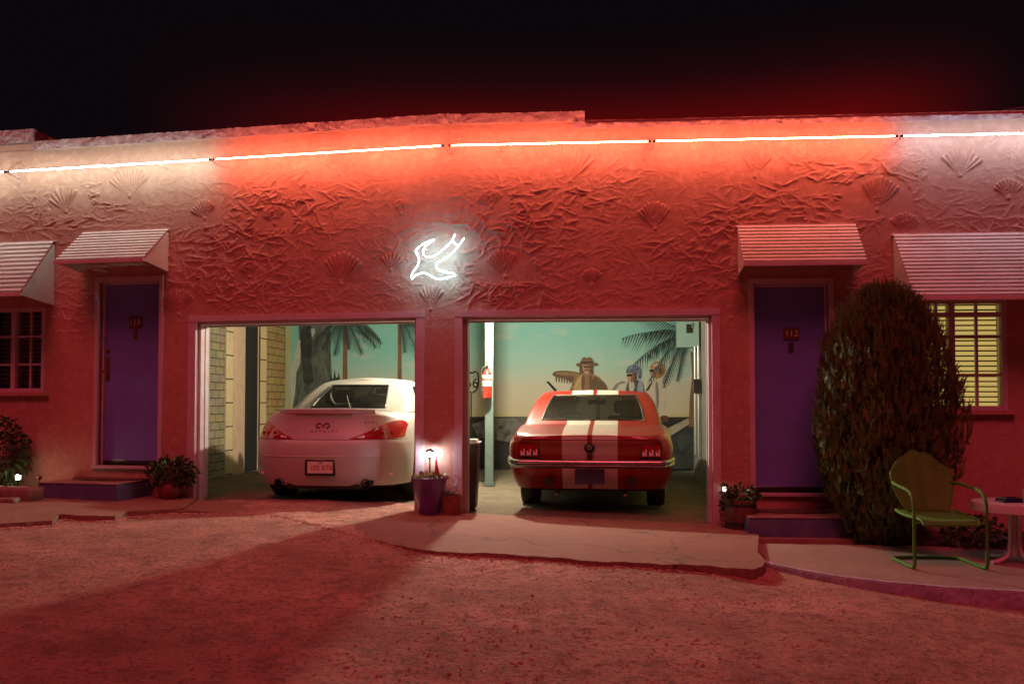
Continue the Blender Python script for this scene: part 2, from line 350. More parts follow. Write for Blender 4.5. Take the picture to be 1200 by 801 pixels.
for k in range(21000):                                   # trowelled ridges
    u=r.uniform(-6.4,6.8); z=r.uniform(.1,3.92)
    hi=max(0.,min(1.,(z-1.75)/.45)); 
    if z>3.5: hi*=max(.25,1-(z-3.5)/.2)
    A=(.002+.0225*hi*r.random()**1.1)
    if hi<.2 and r.random()<.55: continue
    Ls=r.uniform(.03,.13)*(1 if hi>.2 else .7); ang=r.gauss(0,.5)+(0.3 if r.random()<.5 else -.25); cv=r.uniform(-2.2,2.2); w1=r.uniform(.002,.004); w2=r.uniform(.005,.017)
    if r.random()<.2: ang+=r.uniform(.5,1.4)
    A*=.35+.65*(.5+.5*math.sin(u*2.3+1.2*math.sin(z*3.1)))*1.2
    if r.random()<.35: A*=.6
    s=win(u-Ls-.03,u+Ls+.03,z-Ls-.03,z+Ls+.03); du=UU[s]-u; dz=ZZ[s]-z
    a=du*math.cos(ang)+dz*math.sin(ang); b=-du*math.sin(ang)+dz*math.cos(ang)-cv*a*a + .0025*np.sin(a*110+k)
    h=A*np.where(b>0,np.exp(-b/w1),np.exp(b/w2))*np.clip(1-(a/Ls)**2,0,1)**.6
    Hm[s]=np.maximum(Hm[s],h)
Hm+=.004*np.sin(UU*2.1+1.5*np.sin(ZZ*1.7))*np.cos(ZZ*2.4+UU)
def seam(u0,u1,zf):
    s=win(u0,u1,2.6,3.2); zz=zf+.012*np.sin(UU[s]*9)+.008*np.sin(UU[s]*31+1)
    b=ZZ[s]-zz; Hm[s]=np.maximum(Hm[s],.009*np.where(b>0,np.exp(-b/.005),np.exp(b/.03)))
seam(3.9,6.8,2.93); seam(-6.4,-3.1,3.07)
shells=[(668,212,30,1),(885,207,24,1),(1125,206,26,1),(1028,246,30,1),(768,268,24,1),(322,262,15,1),(400,332,26,1),(592,324,24,1),(293,324,13,1),(458,316,14,1),(505,362,20,1),(152,230,24,1),(78,248,20,1),(22,215,16,1),(857,372,24,1),(576,242,15,1),(470,250,12,1),(694,334,14,1),(240,256,15,1),(210,368,20,1),(755,186,14,1),(1182,232,18,1),(398,205,18,1),(1060,275,20,1)]
for (px,py,rp,_) in shells:
    f=SL if px<527 else SR
    u,z=f(px,py); u2,_z=f(px+rp,py); rad=(u2-u)*1.32; tilt=r.uniform(-.25,.25); sp=r.uniform(.62,1.05); nr=r.choice((3.5,4.5,4.5,5.5,6.5)); amp=r.uniform(.75,1.2)
    s=win(u-rad*1.1,u+rad*1.1,z-.06,z+rad*1.1); du=UU[s]-u; dz=ZZ[s]-z; rr=np.hypot(du,dz); an=np.arctan2(du,dz)-tilt
    inside=(np.abs(an)<sp)&(rr<rad*(1-.12*(an/sp)**2)*(1+.03*np.cos(an/sp*7*math.pi)))&(rr>.012)
    rib=.002+amp*.021*np.abs(np.cos(an/sp*nr*math.pi))**6
    taper=np.clip(rr/rad*1.6,.35,1)
    Hm[s]=np.where(inside,rib*taper,np.where(rr<rad*1.15,np.minimum(Hm[s],.002),Hm[s]))
    knob=rr<.02; Hm[s]=np.where(knob,np.maximum(Hm[s],.013*np.sqrt(np.clip(1-(rr/.02)**2,0,1))),Hm[s])
# map to space, with mitred normal near the bend
Umap=np.where(UU[...,None]<0,np.array(UL),np.array(UR)); Nmap=np.where(UU[...,None]<0,np.array(NL),np.array(NR))
t_=np.clip((UU+.02)/.04,0,1)[...,None]; Nm=np.where(np.abs(UU[...,None])<.02,np.array(NL)*(1-t_)+np.array(NR)*t_,Nmap)
XY=Umap*UU[...,None]+Nm*Hm[...,None]
V=np.concatenate([XY,ZZ[...,None]],axis=2).reshape(-1,3)
nu,nz=len(us),len(zs); um=(us[:-1]+us[1:])/2; zm=(zs[:-1]+zs[1:])/2
keep=np.ones((nu-1,nz-1),bool)
for (a,b,c,d) in holes: keep&=~(((um>a)&(um<b))[:,None]&((zm>c)&(zm<d))[None,:])
ii,jj=np.nonzero(keep); q=np.stack([ii*nz+jj,(ii+1)*nz+jj,(ii+1)*nz+jj+1,ii*nz+jj+1],1)
used=np.unique(q); remap=-np.ones(len(V),int); remap[used]=np.arange(len(used))
me=bpy.data.meshes.new('front_wall'); me.vertices.add(len(used)); me.vertices.foreach_set('co',V[used].astype(np.float32).ravel())
me.loops.add(q.size); me.loops.foreach_set('vertex_index',remap[q].astype(np.int32).ravel()); me.polygons.add(len(q))
me.polygons.foreach_set('loop_start',(np.arange(len(q))*4).astype(np.int32)); me.update(calc_edges=True); me.validate(); me.materials.append(M['stucco']); me.shade_smooth()
obj('front_wall',me,None,B)

def beam(mb,f,u0,u1,n0,n1,z0,z1,mi=0): return mb.box(u0,u1,n0,n1,z0,z1,f=f,mi=mi)
# parapet coping: rough band along the top, stepped
def rough_band(u0,u1,z0,z1,n1,f,n0=-.22,seed=1):
    b=MB(); rr=random.Random(seed); nn=max(2,int((u1-u0)/.022)); nzb=max(3,int((z1-z0)/.022)+1)
    def P(i,j):
        u=u0+(u1-u0)*i/nn; 
        if j<nzb:  z=z0+(z1-z0)*j/(nzb-1); n=n1+rr.uniform(-.010,.012)*(0 if i in(0,nn) else 1)
        else: z=z1+rr.uniform(-.006,.008)*(j==nzb); n=n0
        return f(u,n,z)
    b.grid(P,nn+1,nzb+1)
    b.box(u0,u1,n0,n1-.02,z0,z1-.01,f=f)
    return b
cp=MB()
for args in ((-8,-4.84,4.06,4.21,.02,wl),(-4.84,0,3.967,4.06,.035,wl),(0,1.36,3.957,4.052,.035,wr),(1.36,8,3.885,3.93,.03,wr),(1.25,1.36,3.885,3.957,.032,wr)):
    q_=rough_band(*args,seed=int(args[0]*100)); cp.add(q_.v,q_.f)
obj('coping',cp,M['coping'],B,smooth=50)
pw=MB(); pw.box(-8,-4.84,-.25,0,3.97,4.06,f=wl); pw.box(-8,-4.84,-.9,-.25,3.5,4.2,f=wl)
obj('parapet_block',pw,M['stucco'],B,smooth=None,bevel=.01)
# roof, outer sides and the masses behind the facade (solid rooms beside the garages)
rf=MB(); rf.slab([wl(-8,-.2,0)[:2],wl(0,-.2,0)[:2],wr(8,-.2,0)[:2],wr(8,-8,0)[:2],wl(-8,-8,0)[:2]],3.6,3.7)
obj('roof',rf,M['roof'],B,smooth=None)
GN=-6.05; GL=-3.62; GRt=3.23
iw=MB()
iw.box(GRt,GRt+.12,GN-.1,-.28,-.3,2.6,f=wr); iw.box(GL-.12,GL,GN-.1,-.9,-.3,2.6,f=wr); iw.box(GL-.12,GRt+.12,GN-.15,GN,-.3,2.6,f=wr)
obj('garage_wall',iw,M['plaster'],B,smooth=None)
hd=MB()
hd.slab([wl(-3.2,-.16,0)[:2],wl(0,-.16,0)[:2],wr(3.3,-.16,0)[:2],wr(3.3,-.24,0)[:2],wl(0,-.24,0)[:2],wl(-3.2,-.24,0)[:2]],1.96,3.55)
hd.box(-3.55,-2.79,-.24,-.16,-.3,1.96,f=wl); hd.box(2.59,3.0,-.24,-.16,-.3,1.96,f=wr)
hd.slab([wl(-.37,-.02,0)[:2],wl(0,-.02,0)[:2],wr(.18,-.02,0)[:2],wr(.18,-.2,0)[:2],wl(0,-.2,0)[:2],wl(-.37,-.2,0)[:2]],-.3,1.97)
obj('inner_wall',hd,M['plaster'],B,smooth=None)
cl=MB(); cl.slab([wr(GL-.2,GN-.15,0)[:2],wr(GRt+.12,GN-.15,0)[:2],wr(GRt+.12,-.24,0)[:2],wl(0,-.24,0)[:2],wl(-3.6,-.24,0)[:2]],2.56,2.62)
obj('ceiling',cl,M['plaster'],B,smooth=None)
for a_ in ((8,8.1,-8,0,-.5,3.9,wr),(-8.1,-8,-8,0,-.5,4.1,wl)):
    ow=MB(); ow.box(*a_[:6],f=a_[6]); obj('end_wall',ow,M['stucco'],B,smooth=None)
# garage door frames: face boards and jambs
def garage_frame(f,u0,u1,zt,zl,zr,wd,lab):
    b=MB(); t=.028
    b.box(u0-wd,u0,-.03,t,zl,zt,f=f); b.box(u1,u1+wd,-.03,t,zr,zt,f=f); b.box(u0-wd,u1+wd,-.03,t+.003,zt,zt+.065,f=f)
    b.box(u0-.004,u0+.028,-.2,-.031,zl,zt-.001,f=f); b.box(u1-.028,u1+.004,-.2,-.031,zr,zt-.001,f=f); b.box(u0,u1,-.2,-.031,zt-.026,zt+.003,f=f)
    b.box(u0+.027,u0+.036,-.15,-.11,zl,zt-.027,f=f); b.box(u1-.036,u1-.027,-.15,-.11,zr,zt-.027,f=f)
    o=obj('garage_frame',b,M['trim'],B,smooth=None,bevel=.004); o['label']=lab
garage_frame(wl,-2.805,-.352,1.997,.05,-.03,.09,'painted frame around the garage of the white car')
garage_frame(wr,.132,2.605,1.997,-.03,-.08,.08,'painted frame around the garage of the red car')
# doors
def motel_door(f,u0,u1,z0,z1,num,lab,hand):
    fr=MB(); fw=.045
    fr.box(u0-fw,u0,-.16,.03,z0,z1,f=f); fr.box(u1,u1+fw,-.16,.03,z0,z1,f=f); fr.box(u0-fw,u1+fw,-.16,.033,z1,z1+fw+.01,f=f)
    fr.box(u0,u0+.02,-.16,-.05,z0,z1-.001,f=f); fr.box(u1-.02,u1,-.16,-.05,z0,z1-.001,f=f); fr.box(u0,u1,-.16,-.05,z1-.02,z1,f=f)
    obj('door_frame',fr,M['trim'],B,smooth=None,bevel=.004)
    sl=MB(); sl.box(u0-.05,u1+.05,-.1,.04,z0-.035,z0,f=f); obj('door_sill',sl,M['trim'],B,smooth=None,bevel=.004)
    d=MB(); d.box(u0+.02,u1-.02,-.13,-.085,z0+.045,z1-.02,f=f)
    do=obj('door',d,M['purple'],B,smooth=None,bevel=.004); do['label']=lab
    k=MB(); k.box(u0+.02,u1-.02,-.13,-.07,z0+.006,z0+.042,f=f); obj('kick_strip',k,M['blackpl'],do,smooth=None)
    wdt=MB(); wdt.box(u0+.025,u0+.28,-.088,-.079,z0+.047,z0+.056,f=f); obj('weather_strip',wdt,M['steel'],do,smooth=None)
    uc=(u0+u1)/2+.02; zn=z0+1.56
    p=MB(); p.box(uc-.075,uc+.075,-.087,-.070,zn-.06,zn+.06,f=f); np_=obj('number_plate',p,M['wood'],do,smooth=None,bevel=.004)
    for q_,ch in enumerate(num):
        me=text_mesh(ch,.085,.002,'digit'); ang=aL if f is wl else aR
        me.transform(Matrix.Translation(Vector(f(uc+(q_-1)*.045,-.066,zn)))@Matrix.Rotation(-ang,4,'Z')@FACE); me.materials.clear(); me.materials.append(M['paper'])
        obj('digit',me,None,np_)
    kn=MB(); kn.box(uc-.028,uc+.022,-.087,-.075,zn-.185,zn-.085,f=f); obj('door_viewer',kn,M['brass' if hand else 'bin'],do,smooth=None,bevel=.004)
    if hand:
        h=MB(); h.box(u0+.035,u0+.075,-.087,-.076,z0+.93,z0+1.18,f=f); h.tube([f(u0+.055,-.075,z0+1.02),f(u0+.055,-.03,z0+1.02)],.009,10); h.tube([f(u0+.055,-.035,z0+1.0),f(u0+.055,-.018,z0+1.04)],.022,12)
        h.tube([f(u0+.055,-.08,z0+1.25),f(u0+.055,-.068,z0+1.25)],.02,12)
        obj('door_handle',h,M['brass'],do)
motel_door(wl,-3.985,-3.245,.455,2.455,'113','purple motel door beside the garage of the white car',True)
motel_door(wr,3.015,3.735,.258,2.30,'112','purple motel door half behind the round conifer',False)
# windows
def window(f,u0,u1,z0,z1,lit,lab,cols,trans):
    ang=aL if f is wl else aR
    fr=MB(); t=.045
    fr.box(u0,u0+t,-.10,.012,z0,z1,f=f); fr.box(u1-t,u1,-.10,.012,z0,z1,f=f); fr.box(u0+t,u1-t,-.10,.010,z1-t,z1,f=f); fr.box(u0+t,u1-t,-.10,.010,z0,z0+t,f=f)
    for c in cols: fr.box(u0+c*(u1-u0)-.028,u0+c*(u1-u0)+.028,-.09,.004,z0+t,z1-t,f=f)
    edges=[u0+t]+[x for c in cols for x in (u0+c*(u1-u0)-.028,u0+c*(u1-u0)+.028)]+[u1-t]
    for a,b in zip(edges[0::2],edges[1::2]):
        fr.box((a+b)/2-.011,(a+b)/2+.011,-.07,-.028,z0+t,z1-t,f=f)
        for q_ in trans: zz=z0+q_*(z1-z0); fr.box(a,b,-.066,-.031,zz-.012,zz+.012,f=f)
    if lit: fr.box(u0+t,u1-t,-.08,.008,z0+.86*(z1-z0)-.022,z0+.86*(z1-z0)+.022,f=f)
    o=obj('window_frame',fr,M['trim'],B,smooth=None,bevel=.003); o['label']=lab
    g=MB(); g.box(u0+.02,u1-.02,-.052,-.048,z0+.02,z1-.02,f=f); obj('pane',g,M['glass'],o,smooth=None)
    s=MB(); n=int((z1-z0)/.050)
    for k in range(n):
        zz=z0+.03+k*.050
        s.add([(u0+.03,-.13,zz+.046),(u1-.03,-.13,zz+.046),(u1-.03,-.105,zz+.012),(u0+.03,-.105,zz+.012),(u0+.03,-.133,zz+.043),(u1-.03,-.133,zz+.043),(u1-.03,-.108,zz+.009),(u0+.03,-.108,zz+.009)],
              [(0,1,2,3),(7,6,5,4),(0,4,5,1),(2,6,7,3)],0,f)
    obj('blind',s,M['blind_lit' if lit else 'blind_dark'],o,smooth=None)
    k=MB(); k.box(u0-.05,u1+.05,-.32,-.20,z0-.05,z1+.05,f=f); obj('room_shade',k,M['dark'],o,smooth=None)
    si=MB(); si.box(u0-.06,u1+.06,-.1,.055,z0-.045,z0,f=f); obj('window_sill',si,M['stucco'],o,smooth=None,bevel=.008)
window(wl,-5.95,-4.66,1.25,2.20,False,'dark window with closed blinds and pink muntins',(.285,.68),(.33,.66))
window(wr,4.62,5.41,1.06,2.14,True,'window with lit yellow blinds behind pink muntins',(.36,),(.32,.66))
# window cheek panels so the openings have depth
for f,(a,b,c,d) in ((wl,holes[4]),(wr,holes[5]),(wl,holes[2]),(wr,holes[3])):
    ck=MB(); ck.box(a-.02,a,-.2,-.004,c,d,f=f); ck.box(b,b+.02,-.2,-.004,c,d,f=f); ck.box(a,b,-.2,-.004,d,d+.02,f=f); ck.box(a,b,-.2,-.004,c-.02,c,f=f)
    ck.box(a-.02,b+.02,-.38,-.36,c-.02,d+.02,f=f); obj('reveal',ck,M['stucco'],B,smooth=None)

# ------------------------------------------------------------------ slatted awnings
def awning(f,u0,u1,zt,zb,zs,proj,n,lab,bracket=None):
    """u0..u1, top at the wall zt, front edge zb, side cheek bottom at the wall zs"""
    o=f(u0,0,zs); rot=-(aL if f is wl else aR)
    t=thing('slatted_awning',lab,'awning',K+Vector(o),rot,'slatted metal awnings on the motel front')
    w=u1-u0; s=MB(); H=zt-zb
    for k in range(n):
        a=k/n; b=(k+1)/n
        y0=-.02-proj*a; z0=zt-zs-H*a; y1=-.02-proj*b; z1=zt-zs-H*b
        d=Vector((0,y1-y0,z1-z0)); nn=Vector((0,d.z,-d.y)).normalized()
        if nn.z<0: nn=-nn
        # each slat is a shallow hooked strip lapping the next
        pr=[(y0,z0),(y0+d.y*.12+nn.y*.022,z0+d.z*.12+nn.z*.022),(y0+d.y*.58+nn.y*.022,z0+d.z*.58+nn.z*.022),(y0+d.y*.72-nn.y*.006,z0+d.z*.72-nn.z*.006),(y0+d.y*.98-nn.y*.010,z0+d.z*.98-nn.z*.010)]
        vs_=[];
        for x in (-.012,w+.012):
            for (yy,zz) in pr: vs_.append((x,yy,zz))
        for x in (-.012,w+.012):
            for (yy,zz) in pr: vs_.append((x,yy-nn.y*.003,zz-nn.z*.003))
        m=len(pr); fs=[]
        for q_ in range(m-1): fs.append((q_,q_+1,m+q_+1,m+q_)); fs.append((2*m+q_,3*m+q_,3*m+q_+1,2*m+q_+1))
        fs+= [tuple(range(m))+tuple(range(3*m-1,2*m-1,-1)), tuple(range(m,2*m))+tuple(range(4*m-1,3*m-1,-1)),(m-1,3*m-1,4*m-1,2*m-1),(0,m,3*m,2*m)]
        s.add(vs_,fs)
    obj('slats',s,M['awning'],t,smooth=20)
    fr=MB(); yb=-.02-proj
    fr.box(-.02,w+.02,yb-.022,yb+.004,zb-zs-.028,zb-zs+.012); obj('front_rail',fr,M['awning'],t,smooth=None,bevel=.004)
    hd=MB(); hd.box(-.02,w+.02,-.03,0,zt-zs,zt-zs+.02); obj('head_rail',hd,M['awning'],t,smooth=None,bevel=.003)
    for x in (0,w):
        sp=MB(); x0,x1=(x,x+.004) if x==0 else (x-.004,x)
        pts=[(-.004,zt-zs-.005),(yb+.006,zb-zs-.01),(-.004,0)]
        vs_=[(xx,a,b) for xx in (x0,x1) for (a,b) in pts]
        sp.add(vs_,[(0,1,2),(5,4,3),(0,3,4,1),(1,4,5,2),(2,5,3,0)]); obj('side_panel',sp,M['awning'],t,smooth=None)
    if bracket:
        b=MB(); b.tube([(bracket,-.01,.02),(bracket,yb*.55,zb-zs-.05),(bracket,yb*.55,zb-zs+.12)],.012,8); obj('bracket',b,M['awning'],t)
    return t
awning(wl,-5.95,-4.555,2.92,2.285,2.215,.50,12,'large white slatted awning over the dark window with closed blinds')
awning(wl,-4.17,-3.15,2.995,2.615,2.55,.44,10,'white slatted awning over the purple door marked 113',.28)
awning(wr,2.865,3.98,2.865,2.452,2.39,.34,11,'reddish slatted awning over the purple door marked 112')
awning(wr,4.36,5.95,2.76,2.095,2.25,.52,17,'wide lavender-lit slatted awning over the lit window behind the conifer')

# ------------------------------------------------------------------ neon
def neon(u0,u1,f,m,lab):
    n=.195; z=3.686
    t=thing('neon_tube',lab,'neon tube',K+Vector(f((u0+u1)/2,0,z)),-(aL if f is wl else aR),'neon tubes along the parapet')
    h=(u1-u0)/2-.03
    b=MB(); pts=[(-h+2*h*k/10,-n,0) for k in range(11)]
    b.tube(pts,.0052,8); obj('tube',b,m,t,smooth=60)
    for sx_ in (-1,1):
        c=MB(); c.tube([(sx_*(h-.012),-n,0),(sx_*(h+.02),-n,0)],.011,10); obj('end_housing',c,M['blackpl'],t,smooth=60)
        c=MB(); c.tube([(sx_*(h+.012),-.001,-.03),(sx_*(h+.012),-n+.006,-.008)],.004,6); obj('cable_end',c,M['clearlens'],t,smooth=60)
    for q_ in (-.5,0,.5):
        c=MB(); c.tube([(q_*h,0,-.02),(q_*h,-n+.004,-.014)],.004,6); obj('standoff',c,M['clearlens'],t,smooth=60)
neon(-8.0,-5.017,wl,M['neon_white'],'warm white neon tube ending above the dark window')
neon(-5.017,-2.534,wl,M['neon_white'],'warm white neon tube above the door marked 113')
neon(-2.534,0.0,wl,M['neon_red'],'red neon tube above the garage of the white car')
neon(0.0,2.013,wr,M['neon_red'],'red neon tube above the garage of the red car')
neon(2.013,4.36,wr,M['neon_red'],'red neon tube above the door marked 112')
neon(4.36,8.0,wr,M['neon_cool'],'cool white neon tube above the lit window')
# the swallow
def bp(x,y): 
    u,z=SR(470+x/10.68,265+y/10.68); return (u,z)
def smooth_path(pts,n=5,closed=False):
    out=[]; N_=len(pts)
    for i in range(N_ if closed else N_-1):
        p0=pts[(i-1)%N_] if (closed or i>0) else pts[i]; p1=pts[i]; p2=pts[(i+1)%N_]; p3=pts[(i+2)%N_] if (closed or i<N_-2) else p2
        for k in range(n):
            t=k/n; out.append(tuple(.5*((2*b)+(c-a)*t+(2*a-5*b+4*c-d)*t*t+(3*b-a-3*c+d)*t**3) for a,b,c,d in zip(p0,p1,p2,p3)))
    if not closed: out.append(tuple(pts[-1]))
    return out
pathA=[(445,200),(400,208),(330,240),(270,275),(215,335),(235,390),(255,450),(235,520),(185,590),(163,640),(165,682)]
pathB=[(165,682),(210,640),(270,612),(330,612),(380,630),(430,662),(500,682),(580,670),(698,642)]
pathC=[(698,642),(690,622),(600,600),(500,572),(465,535),(472,490),(520,455),(600,415),(680,345),(740,275),(810,180)]
pathD=[(735,275),(690,240),(668,200),(697,135)]
pathE=[(668,200),(640,235),(560,310),(470,380),(390,415),(330,400),(303,360),(320,300),(380,240),(445,200)]
c0=bp(480,420)
SG=thing('neon_bird_sign','white neon outline of a diving swallow glowing on the red wall','neon sign',K+Vector(wr(c0[0],0,c0[1])),-aR)
for pth in (pathA,pathB,pathC,pathD,pathE):
    b=MB(); P2=[(bp(*p)[0]-c0[0],-.13,bp(*p)[1]-c0[1]) for p in pth]
    b.tube(smooth_path(P2,4),.0046,8); obj('tube',b,M['neon_bird'],SG,smooth=60)
for p in ((215,335),(380,630),(690,240),(580,670),(320,300),(500,455)):
    b=MB(); q_=(bp(*p)[0]-c0[0],bp(*p)[1]-c0[1]); b.tube([(q_[0],0,q_[1]),(q_[0],-.13,q_[1])],.004,6); b.tube([(q_[0],0,q_[1]),(q_[0],-.02,q_[1])],.011,8); obj('standoff',b,M['clearlens'],SG,smooth=60)
# ------------------------------------------------------------------ painted murals on the garage walls
def paint(name, c, c2=None, scale=6, rough=.75, stretch=None):
    m=mat(name,c,rough,noise=(scale,c2 or tuple(x*.8 for x in c),.4,.7))
    if stretch:
        nt=m.node_tree; tc=[n for n in nt.nodes if n.type=='TEX_COORD'][0]; mp=nt.nodes.new('ShaderNodeMapping'); mp.inputs['Scale'].default_value=stretch
        for n in nt.nodes:
            if n.type=='TEX_NOISE': nt.links.new(mp.outputs[0],n.inputs['Vector'])
        nt.links.new(tc.outputs['Object'],mp.inputs['Vector'])
    return m
def sky_paint(name, stops, z0, z1):
    m=mat(name,(.5,.5,.5),.75); nt=m.node_tree; b=nt.nodes['Principled BSDF']
    tc=nt.nodes.new('ShaderNodeTexCoord'); sx=nt.nodes.new('ShaderNodeSeparateXYZ'); nt.links.new(tc.outputs['Object'],sx.inputs[0])
    n=nt.nodes.new('ShaderNodeTexNoise'); mp=nt.nodes.new('ShaderNodeMapping'); mp.inputs['Scale'].default_value=(.8,1,2.2); n.inputs['Scale'].default_value=1.6; n.inputs['Detail'].default_value=5
    nt.links.new(tc.outputs['Object'],mp.inputs['Vector']); nt.links.new(mp.outputs[0],n.inputs['Vector'])
    r1=nt.nodes.new('ShaderNodeMapRange'); r1.inputs[1].default_value=z0; r1.inputs[2].default_value=z1; nt.links.new(sx.outputs[2],r1.inputs[0])
    ad=nt.nodes.new('ShaderNodeMath'); ad.operation='MULTIPLY_ADD'; ad.inputs[1].default_value=.22; nt.links.new(n.outputs['Fac'],ad.inputs[0])
    sb=nt.nodes.new('ShaderNodeMath'); sb.operation='SUBTRACT'; sb.inputs[1].default_value=.11; nt.links.new(r1.outputs[0],ad.inputs[2]); nt.links.new(ad.outputs[0],sb.inputs[0])
    cr=nt.nodes.new('ShaderNodeValToRGB'); e=cr.color_ramp.elements
    while len(e)<len(stops): e.new(.5)
    for el,(p,c) in zip(e,stops): el.position=p; el.color=(*c,1)
    nt.links.new(sb.outputs[0],cr.inputs['Fac'])
    rp=nt.nodes.new('ShaderNodeValToRGB'); rp.color_ramp.elements[0].position=.56; rp.color_ramp.elements[1].position=.74
    nt.links.new(n.outputs['Fac'],rp.inputs['Fac'])
    mx=nt.nodes.new('ShaderNodeMix'); mx.data_type='RGBA'; mx.inputs['B'].default_value=(.62,.52,.42,1)
    ml=nt.nodes.new('ShaderNodeMath'); ml.operation='MULTIPLY'; ml.inputs[1].default_value=.55; nt.links.new(rp.outputs['Color'],ml.inputs[0])
    nt.links.new(ml.outputs[0],mx.inputs['Factor']); nt.links.new(cr.outputs['Color'],mx.inputs['A']); nt.links.new(mx.outputs['Result'],b.inputs['Base Color'])
    return m
BN=GN
def bk(x,y): return SR(x,y,BN)
class Wall:      # flat painted shapes a few millimetres proud of the wall, in the wall's own frame
    def __init__(s, origin, axis): s.k=0
lay=[0]
def flat(name, pts, m, parent, d=.004, pix=True, sm=False):
    """polygon painted on the back wall; every coat lies a little proud of the one before"""
    lay[0]+=1; b=MB(); n=BN+d
    pts=smooth_path(pts,4,True) if sm else pts; P=[bk(*p) if pix else p for p in pts]
    b.v=[wr(u,n,z) for (u,z) in P]+[wr(u,n-.0015,z) for (u,z) in P]; k=len(P)
    b.f=[tuple(range(k)),tuple(reversed(range(k,2*k)))]+[(i,(i+1)%k,(i+1)%k+k,i+k) for i in range(k)]; b.m=[0]*len(b.f)
    return obj(name,b,m,parent,smooth=None)
def blob(cx,cy,rx,ry,n=14,j=.12,seed=0):
    r=random.Random(seed or int(cx*7+cy)); return [(cx+rx*math.cos(2*math.pi*k/n)*(1+r.uniform(-j,j)),cy+ry*math.sin(2*math.pi*k/n)*(1+r.uniform(-j,j))) for k in range(n)]
MR=thing('wall_mural','mural of three motorcyclists under a teal desert sky behind the red car','mural',K)
u0,_=bk(548,500); u1=GRt-.004
skyR=sky_paint('mural_sky_paint',[(0,(.46,.36,.09)),(.14,(.50,.44,.30)),(.42,(.47,.45,.36)),(.68,(.30,.50,.44)),(1,(.20,.48,.44))],.72,2.3)
zb=bk(600,488)[1]
flat('painted_sky',[(-.70,zb),(u1,zb),(u1,2.55),(-.70,2.55)],skyR,MR,.003,False)
flat('painted_ground',[(-.70,.0),(u1,.0),(u1,zb-.002),(-.70,zb-.002)],paint('mural_road_paint',(.007,.0065,.006),(.030,.028,.024),2.5,stretch=(1,1,3)),MR,.0035,False)
P_=lambda n,c,c2=None,**k: paint('paint_'+n,c,c2,**k)
pal=dict(brown=P_('brown',(.12,.07,.04),(.05,.03,.02),scale=14),dk=P_('dark',(.011,.010,.011)),tan=P_('tan',(.26,.16,.07),(.11,.065,.03),scale=16),skin=P_('skin',(.46,.28,.19),(.33,.19,.12),scale=18),navy=P_('navy',(.035,.045,.075),(.09,.10,.13),scale=14),blue=P_('blue',(.05,.065,.15),(.20,.22,.27),scale=24),gold=P_('gold',(.36,.20,.06),(.17,.09,.03),scale=16),cream=P_('cream',(.50,.43,.34)),grey=P_('grey',(.20,.19,.18)),chrome=P_('silver',(.36,.36,.34)),green=P_('frond',(.030,.050,.045)),trunk=P_('trunk',(.20,.11,.05),(.12,.065,.03),scale=10),lite=P_('tan_light',(.42,.29,.14),(.30,.19,.09),scale=16),shade=P_('tan_shade',(.11,.07,.035)),skind=P_('skin_shade',(.24,.12,.07)),hat=P_('hat',(.16,.10,.05),(.09,.055,.03),scale=14),ltblue=P_('light_blue',(.24,.28,.36)),yellow=P_('yellow',(.45,.36,.05),(.30,.30,.06),scale=9),road=P_('road',(.13,.12,.10),(.06,.055,.05)))
flat('painted_rocks',[(553,497),(575,490),(620,489),(650,492),(640,520),(600,518),(560,512)],P_('rock',(.15,.14,.125),(.02,.018,.016),scale=9),MR,.005)
flat('painted_road',[(775,505),(806,490),(812,494),(783,512)],P_('verge',(.36,.32,.24)),MR,.006)
flat('painted_road',[(778,520),(812,497),(813,548),(778,549)],P_('asphalt',(.018,.022,.022),(.06,.07,.065),scale=5),MR,.005)
